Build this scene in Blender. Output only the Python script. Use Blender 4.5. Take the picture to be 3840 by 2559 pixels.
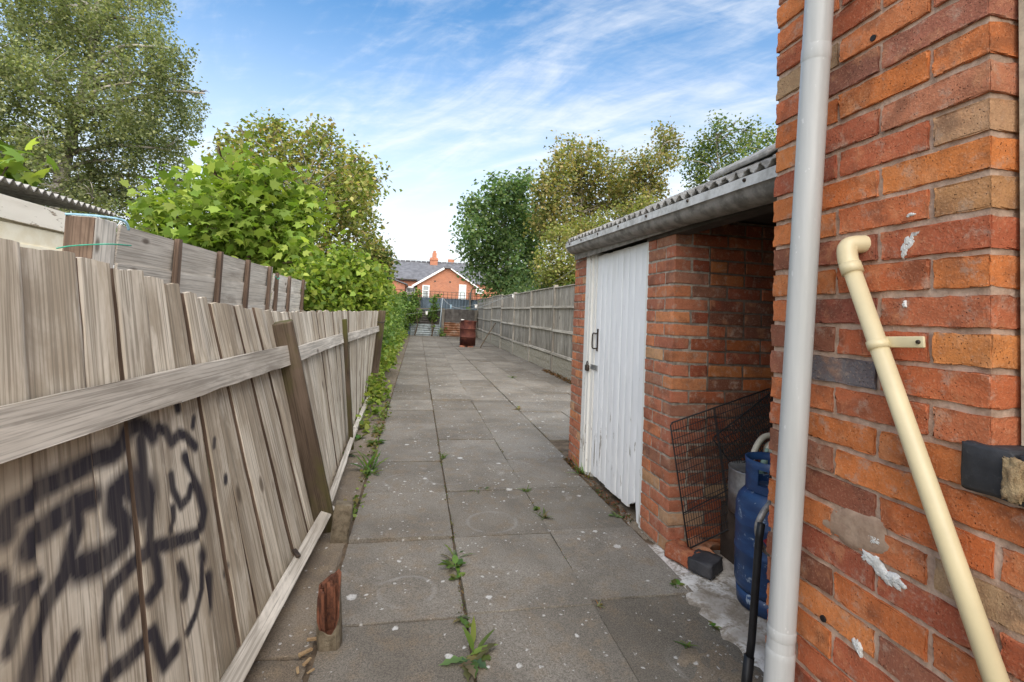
import bpy, bmesh, math, random
import numpy as np
from mathutils import Matrix, Vector
R = math.radians
for o in list(bpy.data.objects): bpy.data.objects.remove(o)
scene = bpy.context.scene
C = scene.collection

# ------------------------------------------------------------------ camera
F_PX, YAW, PITCH, ROLL, SHIFT, CAMH = 1793.71, .1926, .0482, .045, -186.34, 1.2858
PW, PH = 3840., 2559.
_r = Vector((math.cos(YAW), -math.sin(YAW), 0))
_f = Vector((math.sin(YAW)*math.cos(PITCH), math.cos(YAW)*math.cos(PITCH), math.sin(PITCH)))
_u = _r.cross(_f)
_r2 = _r*math.cos(ROLL)+_u*math.sin(ROLL)
_u2 = -_r*math.sin(ROLL)+_u*math.cos(ROLL)
cam_d = bpy.data.cameras.new('camera')
cam = bpy.data.objects.new('camera', cam_d); C.objects.link(cam)
m = Matrix.Identity(4)
for i in range(3):
    m[i][0] = _r2[i]; m[i][1] = _u2[i]; m[i][2] = -_f[i]
m[2][3] = CAMH
cam.matrix_world = m
cam_d.sensor_fit = 'HORIZONTAL'; cam_d.sensor_width = 36
cam_d.lens = 36*F_PX/PW
cam_d.shift_y = SHIFT/PW
cam_d.clip_start = .02; cam_d.clip_end = 2000
scene.camera = cam
def at(u, v, Y):
    "world point at distance Y down the garden seen at photo position u,v (2353 wide)"
    s = PW/2353.
    d = _f+_r2*((u*s-PW/2)/F_PX)-_u2*((v*s-PH/2-SHIFT)/F_PX)
    return Vector((0, 0, CAMH))+d*(Y/d.y)

# ------------------------------------------------------------------ world, sun, exposure
SUN_EL, SUN_AZ = 42., 172.       # azimuth clockwise from +Y (down the garden): behind the camera
world = bpy.data.worlds.new('World'); scene.world = world; world.use_nodes = True
nt = world.node_tree; nt.nodes.clear()
def wn(t, **k):
    n = nt.nodes.new(t)
    for a, b in k.items(): setattr(n, a, b)
    return n
def wl(a, b): nt.links.new(a, b)
sky = wn('ShaderNodeTexSky', sky_type='NISHITA', sun_disc=False)
sky.sun_elevation = R(SUN_EL); sky.sun_rotation = R(SUN_AZ)
sky.air_density = 1.0; sky.dust_density = .6; sky.ozone_density = 1.0
tc = wn('ShaderNodeTexCoord')
sep = wn('ShaderNodeSeparateXYZ'); wl(tc.outputs['Generated'], sep.inputs[0])
def wmath(op, a, b=None, clamp=False):
    n = wn('ShaderNodeMath', operation=op, use_clamp=clamp)
    for i, v in enumerate((a, b)):
        if v is None: continue
        if isinstance(v, (int, float)): n.inputs[i].default_value = v
        else: wl(v, n.inputs[i])
    return n.outputs[0]
zc = wmath('MAXIMUM', sep.outputs['Z'], .0)
zz = wmath('ADD', zc, .16)
px_ = wmath('DIVIDE', sep.outputs['X'], zz); py_ = wmath('DIVIDE', sep.outputs['Y'], zz)
comb = wn('ShaderNodeCombineXYZ'); wl(px_, comb.inputs[0]); wl(py_, comb.inputs[1])
def wnoise(rot, scl, scale, detail, rough, dist, loc=(0, 0, 0)):
    m0 = wn('ShaderNodeMapping'); wl(comb.outputs[0], m0.inputs[0]); m0.inputs['Rotation'].default_value = (0, 0, R(rot))
    mp = wn('ShaderNodeMapping'); wl(m0.outputs[0], mp.inputs[0]); mp.inputs['Scale'].default_value = scl; mp.inputs['Location'].default_value = loc
    n = wn('ShaderNodeTexNoise'); wl(mp.outputs[0], n.inputs['Vector'])
    n.inputs['Scale'].default_value = scale; n.inputs['Detail'].default_value = detail
    n.inputs['Roughness'].default_value = rough; n.inputs['Distortion'].default_value = dist
    return n.outputs['Fac']
rip = wnoise(52, (1, 3.0, 1), 1.9, 9, .6, .5)          # long streaks of high cloud
broad = wnoise(40, (1, 1.6, 1), .55, 4, .5, .2, (3.1, 1.7, 0))
fine = wnoise(10, (1, 2.4, 1), 5.5, 8, .65, .5, (1, 5, 0))
c1 = wmath('ADD', wmath('MULTIPLY', rip, .95), wmath('MULTIPLY', broad, .75))
c1 = wmath('ADD', c1, wmath('MULTIPLY', fine, .38))
cr = wn('ShaderNodeMapRange', interpolation_type='SMOOTHSTEP'); wl(c1, cr.inputs[0])
cr.inputs[1].default_value = .88; cr.inputs[2].default_value = 1.42; cr.inputs[3].default_value = 0; cr.inputs[4].default_value = .72
hz = wn('ShaderNodeMapRange', interpolation_type='SMOOTHSTEP'); wl(zc, hz.inputs[0])
hz.inputs[1].default_value = .0; hz.inputs[2].default_value = .60; hz.inputs[3].default_value = .93; hz.inputs[4].default_value = 0
one = wmath('SUBTRACT', 1., wmath('MULTIPLY', wmath('SUBTRACT', 1., cr.outputs[0]), wmath('SUBTRACT', 1., hz.outputs[0])))
hs = wn('ShaderNodeHueSaturation'); wl(sky.outputs[0], hs.inputs['Color'])
hs.inputs['Hue'].default_value = .495; hs.inputs['Saturation'].default_value = 1.3; hs.inputs['Value'].default_value = 1.6
mixc = wn('ShaderNodeMix', data_type='RGBA'); wl(one, mixc.inputs['Factor']); wl(hs.outputs[0], mixc.inputs['A'])
mixc.inputs['B'].default_value = (7.4, 7.5, 7.6, 1)
bg = wn('ShaderNodeBackground'); wl(mixc.outputs['Result'], bg.inputs['Color']); bg.inputs['Strength'].default_value = .078
wo = wn('ShaderNodeOutputWorld'); wl(bg.outputs[0], wo.inputs[0])
sun_d = bpy.data.lights.new('sun', 'SUN'); sun_d.energy = 3.5; sun_d.angle = R(100); sun_d.color = (1, .92, .80)
sun = bpy.data.objects.new('sun', sun_d); C.objects.link(sun)
sd = Vector((math.sin(R(SUN_AZ))*math.cos(R(SUN_EL)), math.cos(R(SUN_AZ))*math.cos(R(SUN_EL)), math.sin(R(SUN_EL))))
sun.rotation_euler = sd.to_track_quat('Z', 'Y').to_euler(); sun.location = sd*30
scene.view_settings.view_transform = 'Standard'; scene.view_settings.look = 'None'
scene.view_settings.gamma = 1; scene.view_settings.exposure = 1.02
scene.view_settings.use_curve_mapping = False

# ------------------------------------------------------------------ object helpers
WM = {}
def link(name, data, parent, M):
    o = bpy.data.objects.new(name, data); C.objects.link(o)
    M = Matrix(M)
    WM[o.name] = M
    if parent is not None:
        o.parent = parent
        o.matrix_basis = WM[parent.name].inverted() @ M
    else: o.matrix_basis = M
    return o
def mesh(V, F, mat, smooth=False, sharp=None):
    me = bpy.data.meshes.new('mesh')
    me.from_pydata([tuple(v) for v in V], [], F)
    if mat is not None: me.materials.append(mat)
    if smooth: me.polygons.foreach_set('use_smooth', [True]*len(me.polygons))
    me.update()
    if sharp: me.set_sharp_from_angle(angle=R(sharp))
    return me
def T(x, y=None, z=None):
    return Matrix.Translation(Vector(x) if y is None else Vector((x, y, z)))
def obj(name, V, F, mat, parent=None, M=None, smooth=False):
    "M given: V is local.  Otherwise V is in world metres and the origin goes to the parent's origin or the base."
    if M is None:
        if parent is not None: o = WM[parent.name].translation
        else:
            a = np.array([tuple(v) for v in V]); o = Vector((a[:, 0].mean(), a[:, 1].mean(), a[:, 2].min()))
        V = [Vector(v)-o for v in V]; M = T(o)
    return link(name, mesh(V, F, mat, smooth), parent, M)
def tag(o, label, cat, group=None, kind=None):
    if label: o['label'] = label
    if cat: o['category'] = cat
    if group: o['group'] = group
    if kind: o['kind'] = kind
    return o
def thing(name, loc, label, cat, group=None):
    o = link(name, None, None, T(loc)); o.empty_display_size = .05
    return tag(o, label, cat, group)
def struct(o):
    o['kind'] = 'structure'; return o

# ------------------------------------------------------------------ shape helpers
def grid1(h, r, n):
    a = [-h, -h+r*.35, -h+r] + [(-h+r)+(2*(h-r))*i/n for i in range(1, n)] + [h-r, h-r*.35, h]
    return a
def rbox(sx, sy, sz, r=.004, n=(1, 1, 1), noise=0., seed=0, freq=30., flat=False):
    "rounded box with an uneven skin, centred on 0"
    hs = (sx/2, sy/2, sz/2); r = min(r, min(hs)*.9)
    A = [grid1(hs[i], r, max(1, n[i])) for i in range(3)]
    if flat: A = [[-hs[i]]+[(-hs[i])+2*hs[i]*k/max(1, n[i]) for k in range(1, max(1, n[i]))]+[hs[i]] for i in range(3)]
    idx = {}; V = []; F = []
    rnd = random.Random(seed)
    ph = [rnd.uniform(0, 99) for _ in range(9)]
    def vid(i, j, k):
        key = (i, j, k)
        if key in idx: return idx[key]
        p = [A[0][i], A[1][j], A[2][k]]
        if not flat:
            q = [max(-hs[a]+r, min(hs[a]-r, p[a])) for a in range(3)]
            d = [p[a]-q[a] for a in range(3)]
            L = math.sqrt(sum(x*x for x in d))
            if L > 1e-9: p = [q[a]+d[a]/L*r for a in range(3)]
        if noise:
            x, y, z = p
            w = (math.sin(x*freq+ph[0]+math.sin(z*freq*1.7+ph[3]))+math.sin(y*freq*1.3+ph[1])*.7+math.sin(z*freq*.9+ph[2]+math.sin(x*freq*2.1+ph[4])))/2.7
            w += rnd.uniform(-.7, .7)
            near_ = sum(1 for a in range(3) if abs(p[a]) > hs[a]-r*1.01)
            k_ = noise*w*(.3 if near_ < 2 else 1.)
            for a in range(3):
                if abs(p[a]) > hs[a]-r*1.01: p[a] += k_*(1 if p[a] > 0 else -1)
        idx[key] = len(V); V.append(p); return idx[key]
    nn = [len(a) for a in A]
    for i in range(nn[0]-1):
        for j in range(nn[1]-1):
            F.append((vid(i, j, 0), vid(i, j+1, 0), vid(i+1, j+1, 0), vid(i+1, j, 0)))
            k = nn[2]-1; F.append((vid(i, j, k), vid(i+1, j, k), vid(i+1, j+1, k), vid(i, j+1, k)))
        for k in range(nn[2]-1):
            F.append((vid(i, 0, k), vid(i+1, 0, k), vid(i+1, 0, k+1), vid(i, 0, k+1)))
            j = nn[1]-1; F.append((vid(i, j, k), vid(i, j, k+1), vid(i+1, j, k+1), vid(i+1, j, k)))
    for j in range(nn[1]-1):
        for k in range(nn[2]-1):
            F.append((vid(0, j, k), vid(0, j, k+1), vid(0, j+1, k+1), vid(0, j+1, k)))
            i = nn[0]-1; F.append((vid(i, j, k), vid(i, j+1, k), vid(i, j+1, k+1), vid(i, j, k+1)))
    return V, F
def box(x0, x1, y0, y1, z0, z1):
    V = [(x, y, z) for x in (x0, x1) for y in (y0, y1) for z in (z0, z1)]
    F = [(0, 1, 3, 2), (4, 6, 7, 5), (0, 4, 5, 1), (2, 3, 7, 6), (0, 2, 6, 4), (1, 5, 7, 3)]
    return V, F
def join(*parts):
    V = []; F = []
    for v, f in parts:
        b = len(V); V += [tuple(p) for p in v]; F += [tuple(i+b for i in q) for q in f]
    return V, F
def frames(pts):
    pts = [Vector(p) for p in pts]; out = []; up = Vector((0, 0, 1))
    for i, p in enumerate(pts):
        t = (pts[min(i+1, len(pts)-1)]-pts[max(i-1, 0)]).normalized()
        if abs(t.dot(up)) > .98: up = Vector((1, 0, 0))
        a = t.cross(up).normalized(); b = a.cross(t).normalized(); up = b
        out.append((p, a, b))
    return out
def tube(pts, rad, n=8, cap=True):
    fr = frames(pts); V = []; F = []
    rad = rad if isinstance(rad, (list, tuple)) else [rad]*len(fr)
    for (p, a, b), r in zip(fr, rad):
        for k in range(n):
            t = 2*math.pi*k/n; V.append(p+a*(r*math.cos(t))+b*(r*math.sin(t)))
    for i in range(len(fr)-1):
        for k in range(n):
            F.append((i*n+k, i*n+(k+1) % n, (i+1)*n+(k+1) % n, (i+1)*n+k))
    if cap:
        F.append(tuple(range(n-1, -1, -1))); F.append(tuple((len(fr)-1)*n+k for k in range(n)))
    return V, F
def lathe(prof, n=32, close=False):
    V = []; F = []
    for r, z in prof:
        for k in range(n):
            t = 2*math.pi*k/n; V.append((r*math.cos(t), r*math.sin(t), z))
    for i in range(len(prof)-1):
        for k in range(n):
            F.append((i*n+k, i*n+(k+1) % n, (i+1)*n+(k+1) % n, (i+1)*n+k))
    return V, F
def curve(ctrl, n=6):
    "smooth polyline through control points"
    P = [Vector(p) for p in ctrl]; out = []
    for i in range(len(P)-1):
        p0 = P[max(i-1, 0)]; p1 = P[i]; p2 = P[i+1]; p3 = P[min(i+2, len(P)-1)]
        for k in range(n):
            t = k/n
            out.append(.5*((2*p1)+(p2-p0)*t+(2*p0-5*p1+4*p2-p3)*t*t+(3*p1-p0-3*p2+p3)*t**3))
    out.append(P[-1]); return out
def aim(p0, p1, side):
    "matrix whose local Z runs p0->p1, local X is the width direction near 'side'; origin midway"
    p0 = Vector(p0); p1 = Vector(p1); z = (p1-p0).normalized(); s = Vector(side)
    x = (s-z*s.dot(z)).normalized(); y = z.cross(x)
    m = Matrix.Identity(4); c = (p0+p1)/2
    for i in range(3): m[i][0] = x[i]; m[i][1] = y[i]; m[i][2] = z[i]; m[i][3] = c[i]
    return m, (p1-p0).length
_seed = [0]
def plank(name, p0, p1, w, t, side, mat, parent=None, r=.003, noise=.0012, seg=6, freq=14.):
    m, L = aim(p0, p1, side); _seed[0] += 1
    V, F = rbox(w, t, L, r, (2, 1, seg), noise, _seed[0], freq)
    return link(name, mesh(V, F, mat, True, 20), parent, m)

# ------------------------------------------------------------------ materials
class MT:
    def __init__(s, name):
        s.m = bpy.data.materials.new(name); s.m.use_nodes = True
        s.t = s.m.node_tree; s.t.nodes.clear()
        s._tc = s.n('ShaderNodeTexCoord'); s._oi = s.n('ShaderNodeObjectInfo'); s._ge = s.n('ShaderNodeNewGeometry')
    def n(s, t, **k):
        n = s.t.nodes.new(t)
        for a, b in k.items(): setattr(n, a, b)
        return n
    def put(s, sock, v):
        if v is None: return
        if hasattr(v, 'links') or hasattr(v, 'is_linked'): s.t.links.new(v, sock)
        elif isinstance(v, (tuple, list)) and len(v) == 3 and sock.type == 'RGBA': sock.default_value = (*v, 1)
        else: sock.default_value = v
    def math(s, op, a, b=None, clamp=False):
        n = s.n('ShaderNodeMath', operation=op, use_clamp=clamp); s.put(n.inputs[0], a); s.put(n.inputs[1], b); return n.outputs[0]
    def local(s, rnd=True):
        if not rnd: return s._tc.outputs['Object']
        c = s.n('ShaderNodeCombineXYZ'); k = s.math('MULTIPLY', s._oi.outputs['Random'], 37.)
        for i in range(3): s.put(c.inputs[i], s.math('MULTIPLY', k, (1., 1.7, .6)[i]))
        v = s.n('ShaderNodeVectorMath', operation='ADD'); s.put(v.inputs[0], s._tc.outputs['Object']); s.put(v.inputs[1], c.outputs[0]); return v.outputs[0]
    def world(s): return s._ge.outputs['Position']
    def rnd(s): return s._oi.outputs['Random']
    def ocol(s): return s._oi.outputs['Color']
    def map(s, vec, scale=(1, 1, 1), rot=(0, 0, 0), loc=(0, 0, 0)):
        m = s.n('ShaderNodeMapping'); s.put(m.inputs[0], vec); m.inputs['Scale'].default_value = scale; m.inputs['Rotation'].default_value = rot; m.inputs['Location'].default_value = loc
        return m.outputs[0]
    def noise(s, vec, scale, detail=4, rough=.55, dist=0., out='Fac'):
        n = s.n('ShaderNodeTexNoise'); s.put(n.inputs['Vector'], vec); n.inputs['Scale'].default_value = scale; n.inputs['Detail'].default_value = detail
        n.inputs['Roughness'].default_value = rough; n.inputs['Distortion'].default_value = dist; return n.outputs[out]
    def voro(s, vec, scale, feature='F1', out='Distance', rnd=1.):
        n = s.n('ShaderNodeTexVoronoi', feature=feature); s.put(n.inputs['Vector'], vec); n.inputs['Scale'].default_value = scale; n.inputs['Randomness'].default_value = rnd; return n.outputs[out]
    def wave(s, vec, scale, dist=2., detail=2., ds=1., dir='X'):
        n = s.n('ShaderNodeTexWave', bands_direction=dir); s.put(n.inputs['Vector'], vec); n.inputs['Scale'].default_value = scale; n.inputs['Distortion'].default_value = dist; n.inputs['Detail'].default_value = detail; n.inputs['Detail Scale'].default_value = ds; return n.outputs['Fac']
    def rng(s, v, a, b, c=0., d=1., smooth=True):
        n = s.n('ShaderNodeMapRange', interpolation_type='SMOOTHSTEP' if smooth else 'LINEAR'); s.put(n.inputs[0], v)
        for i, x in enumerate((a, b, c, d)): s.put(n.inputs[i+1], x)
        return n.outputs[0]
    def ramp(s, v, stops):
        n = s.n('ShaderNodeValToRGB'); s.put(n.inputs[0], v); e = n.color_ramp.elements
        while len(e) < len(stops): e.new(.5)
        for x, (p, c) in zip(e, stops): x.position = p; x.color = (*c, 1)
        return n.outputs[0]
    def mix(s, f, a, b, blend='MIX'):
        n = s.n('ShaderNodeMix', data_type='RGBA', blend_type=blend); s.put(n.inputs['Factor'], f); s.put(n.inputs['A'], a); s.put(n.inputs['B'], b); return n.outputs['Result']
    def bump(s, h, strength=.5, dist=.01, normal=None):
        n = s.n('ShaderNodeBump'); n.inputs['Strength'].default_value = strength; n.inputs['Distance'].default_value = dist; s.put(n.inputs['Height'], h)
        if normal is not None: s.put(n.inputs['Normal'], normal)
        return n.outputs[0]
    def attr(s, name, out='Color'): return s.n('ShaderNodeAttribute', attribute_name=name).outputs[out]
    def sep(s, v):
        n = s.n('ShaderNodeSeparateXYZ'); s.put(n.inputs[0], v); return n.outputs
    def out(s, col, rough=.8, normal=None, metal=0., spec=.35, **kw):
        b = s.n('ShaderNodeBsdfPrincipled'); s.put(b.inputs['Base Color'], col); s.put(b.inputs['Roughness'], rough); s.put(b.inputs['Metallic'], metal)
        b.inputs['Specular IOR Level'].default_value = spec
        if normal is not None: s.put(b.inputs['Normal'], normal)
        for k, v in kw.items(): s.put(b.inputs[k.replace('_', ' ')], v)
        o = s.n('ShaderNodeOutputMaterial'); s.t.links.new(b.outputs[0], o.inputs[0]); return s.m
M = {}
def wood(name, pale, mid, dark, algae=0., knots=True, paint=False, scale=1.):
    t = MT(name); v = t.local()
    g = t.noise(t.map(v, (16*scale, 16*scale, .7)), 1., 6, .62, .8)
    fine = t.noise(t.map(v, (125*scale, 110*scale, 2.)), 1., 4, .65)
    blot = t.noise(t.map(v, (5, 5, 1.6)), 1., 6, .62, .6)
    col = t.mix(t.rng(blot, .42, .60, 0, 1), pale, mid)
    col = t.mix(t.rng(g, .38, .66, .50, 0), col, mid)
    col = t.mix(t.rng(fine, .40, .55, .72, 0), col, tuple(x*.58 for x in mid))
    col = t.mix(t.rng(t.noise(t.map(v, (6, 6, 1.1), loc=(4, 9, 2)), 1., 6, .66, .5), .52, .66, 0, .80), col, tuple(.5*a+.5*b for a, b in zip(mid, dark)))
    col = t.mix(t.rng(t.noise(t.map(v, (9, 9, 1.8), loc=(14, 3, 7)), 1., 6, .66, .5), .55, .70, 0, .62), col, tuple(min(.9, x*1.22) for x in pale))
    if knots:
        kd = t.voro(t.map(v, (5.5, 5.5, 2.4)), 1.)
        ring = t.math('SINE', t.math('MULTIPLY', kd, 95.))
        col = t.mix(t.math('MULTIPLY', t.rng(kd, .10, .26, .5, 0), t.rng(ring, -.2, .8, 0, 1)), col, mid)
        col = t.mix(t.rng(kd, .045, .13, .85, 0), col, dark)
    hue = t.mix(t.rnd(), (.84, .81, .77), (1.1, 1.08, 1.05)); col = t.mix(1., col, hue, 'MULTIPLY')
    if algae: col = t.mix(t.rng(t.noise(t.map(v, (5, 5, 1.8), loc=(7, 2, 5)), 1., 4, .6), .40, .64, 0, algae), col, (.085, .085, .02))
    crack = t.rng(t.noise(t.map(v, (70*scale, 70*scale, .8), loc=(2, 2, 2)), 1., 2, .5), .69, .735, 0, 1)
    col = t.mix(t.math('MULTIPLY', crack, .6), col, dark)
    h = t.math('SUBTRACT', t.math('ADD', t.math('MULTIPLY', g, .3), t.math('MULTIPLY', fine, .45)), t.math('MULTIPLY', crack, .9))
    if paint:
        p = t.attr('paint', 'Fac')
        pn = t.math('MULTIPLY', p, t.rng(t.math('ADD', t.math('MULTIPLY', fine, .5), t.math('MULTIPLY', g, .6)), .28, .62, .62, 1.))
        col = t.mix(pn, col, (.032, .028, .034))
    M[name] = t.out(col, .88, t.bump(h, .42, .0016), spec=.2)
wood('fence_wood', (.70, .65, .56), (.43, .37, .29), (.11, .082, .06))
wood('fence_wood_paint', (.68, .63, .54), (.41, .35, .27), (.105, .078, .056), paint=True)
wood('rail_wood', (.66, .62, .555), (.49, .45, .39), (.13, .105, .085))
wood('nbr_wood', (.72, .68, .62), (.58, .535, .475), (.13, .10, .08))
wood('post_wood', (.14, .105, .08), (.09, .066, .048), (.03, .022, .016), algae=.8)
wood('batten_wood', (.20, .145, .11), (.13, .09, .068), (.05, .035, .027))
wood('grey_wood', (.45, .42, .37), (.30, .275, .24), (.095, .082, .07))
wood('far_wood', (.30, .275, .24), (.2, .18, .155), (.08, .07, .06), knots=False)

def brick_mat():
    t = MT('brick'); v = t.local(); c = t.ocol()
    blot = t.noise(v, 9, 5, .6, .3); fine = t.noise(v, 190, 4, .65); mid = t.noise(v, 42, 5, .6)
    col = t.mix(t.rng(blot, .50, .68, 0, .72), c, t.mix(.75, c, (.11, .055, .04), 'MIX'))
    col = t.mix(t.rng(t.noise(t.map(v, loc=(5, 1, 3)), 14, 5, .65), .52, .68, 0, .6), col, t.mix(.6, c, (.68, .34, .17)))
    col = t.mix(t.rng(mid, .36, .60, .30, 0), col, t.mix(.65, c, (.15, .05, .03)))
    col = t.mix(t.rng(fine, .54, .68, 0, .5), col, t.mix(.55, c, (.72, .45, .28)))
    col = t.mix(t.rng(t.noise(t.map(v, loc=(7, 7, 2)), 260, 3, .6), .58, .68, 0, .55), col, t.mix(.7, c, (.09, .035, .022)))
    pits = t.rng(t.voro(v, 120), .10, .2, 1, 0); pm = t.rng(t.noise(t.map(v, loc=(2, 8, 1)), 16, 3, .5), .46, .6, 0, 1)
    pit = t.math('MULTIPLY', pits, pm)
    col = t.mix(t.math('MULTIPLY', pit, .7), col, (.055, .025, .018))
    dust = t.rng(t.noise(t.map(v, loc=(1, 3, 9)), 18, 7, .74), .52, .68, 0, .58)
    col = t.mix(dust, col, (.46, .34, .26))
    h = t.math('SUBTRACT', t.math('ADD', t.math('MULTIPLY', mid, .35), t.math('MULTIPLY', fine, .6)), t.math('MULTIPLY', pit, .8))
    M['brick'] = t.out(col, .92, t.bump(h, .9, .005), spec=.15)
brick_mat()
def simple(name, col, rough=.8, var=.25, scale=20, bs=.4, bd=.003, metal=0., spec=.35, world=False, dark=None, **kw):
    t = MT(name); v = t.world() if world else t.local()
    n = t.noise(v, scale, 5, .6); n2 = t.noise(v, scale*6, 4, .6)
    d = dark or tuple(x*(1-var*1.6) for x in col)
    c = t.mix(t.rng(n, .35, .68, 0, 1), col, d)
    c = t.mix(t.rng(n2, .5, .75, 0, var), c, tuple(min(.95, x*1.35) for x in col))
    M[name] = t.out(c, rough, t.bump(t.math('ADD', n, t.math('MULTIPLY', n2, .5)), bs, bd), metal=metal, spec=spec, **kw)
simple('mortar', (.56, .40, .30), .95, .28, 22, .9, .005, world=True, dark=(.34, .225, .16))
simple('mortar_bay_shade', (.20, .15, .115), .95, .25, 30, .8, .004, world=True, dark=(.11, .08, .06))  # mortar of the bay walls, with the interior shade put into its colour
simple('mortar_grey', (.45, .385, .31), .95, .25, 30, .9, .006, world=True, dark=(.22, .185, .15))
simple('soil', (.16, .115, .075), .97, .4, 9, .9, .03, world=True, dark=(.07, .05, .032))
simple('ground_mat', (.10, .105, .045), .97, .4, 3, .8, .04, world=True, dark=(.075, .055, .032))
simple('cream_plastic', (.70, .59, .36), .38, .06, 9, .08, .001, spec=.5)
simple('black_plastic', (.018, .018, .02), .45, .3, 12, .1, .001)
simple('stone_cast', (.42, .38, .31), .93, .3, 22, .9, .012, dark=(.27, .235, .17))
simple('roof_asbestos', (.40, .385, .36), .95, .3, 18, .9, .006, dark=(.23, .22, .2), world=True)
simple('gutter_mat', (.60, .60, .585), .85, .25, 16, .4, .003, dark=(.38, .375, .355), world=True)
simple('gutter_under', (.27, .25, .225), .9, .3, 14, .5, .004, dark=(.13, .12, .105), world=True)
simple('steel_dark', (.10, .075, .06), .6, .4, 60, .4, .001, metal=.6)
simple('galv', (.46, .47, .48), .45, .22, 20, .15, .001, metal=.75)
simple('pale_blue_pole', (.46, .52, .56), .5, .25, 30, .1, .001)
simple('wire_black', (.022, .022, .024), .5, .2, 60, .1, .001)
simple('upvc', (.80, .80, .78), .4, .05, 10, .05, .001, spec=.5)
simple('cream_frame', (.62, .55, .42), .55, .2, 30, .2, .001)
simple('shed_cream', (.90, .83, .67), .75, .06, 9, .3, .004, dark=(.82, .73, .55))
simple('rope', (.50, .50, .48), .9, .2, 60, .2, .001)
simple('rag_white', (.78, .77, .74), .9, .1, 40, .2, .002)
simple('rag_blue', (.42, .60, .74), .9, .15, 40, .2, .002)
simple('green_twine', (.05, .36, .24), .7, .2, 40, .2, .001)
simple('blue_twine', (.30, .50, .62), .7, .2, 40, .2, .001)
simple('plaster_white', (.80, .79, .76), .9, .1, 60, .9, .006, dark=(.6, .58, .54))
simple('mortar_smear', (.40, .285, .205), .95, .2, 30, .7, .004, dark=(.30, .20, .14))
simple('foam_tan', (.40, .29, .16), .85, .3, 60, .9, .008, dark=(.30, .19, .1))
simple('slate', (.15, .152, .165), .75, .25, 3, .3, .01, world=True)
simple('far_render', (.36, .21, .13), .9, .2, 2, .3, .01, world=True)
simple('white_paint_far', (.80, .80, .79), .6, .06, 8, .1, .002)
simple('far_blue', (.125, .165, .205), .6, .2, 2, .1, .004, world=True)
simple('dark_wood_far', (.075, .062, .05), .9, .3, 6, .3, .004, world=True)
simple('bark_grey', (.30, .27, .225), .9, .35, 7, .8, .02, world=True, dark=(.12, .10, .08))
simple('stem_brown', (.13, .095, .06), .9, .3, 20, .6, .006, world=True)
simple('broken_wood_red', (.17, .065, .035), .9, .4, 26, .8, .006, dark=(.06, .025, .016))
simple('stump_concrete', (.20, .165, .115), .95, .3, 24, .9, .01, dark=(.10, .078, .05))
simple('copper_pipe', (.35, .33, .31), .5, .3, 40, .2, .001, metal=.5)
simple('box_dark', (.07, .05, .038), .9, .3, 12, .4, .004)
simple('cream_tool', (.60, .56, .45), .5, .1, 20, .1, .001)
simple('green_tube', (.30, .44, .37), .5, .1, 20, .1, .001)

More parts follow.
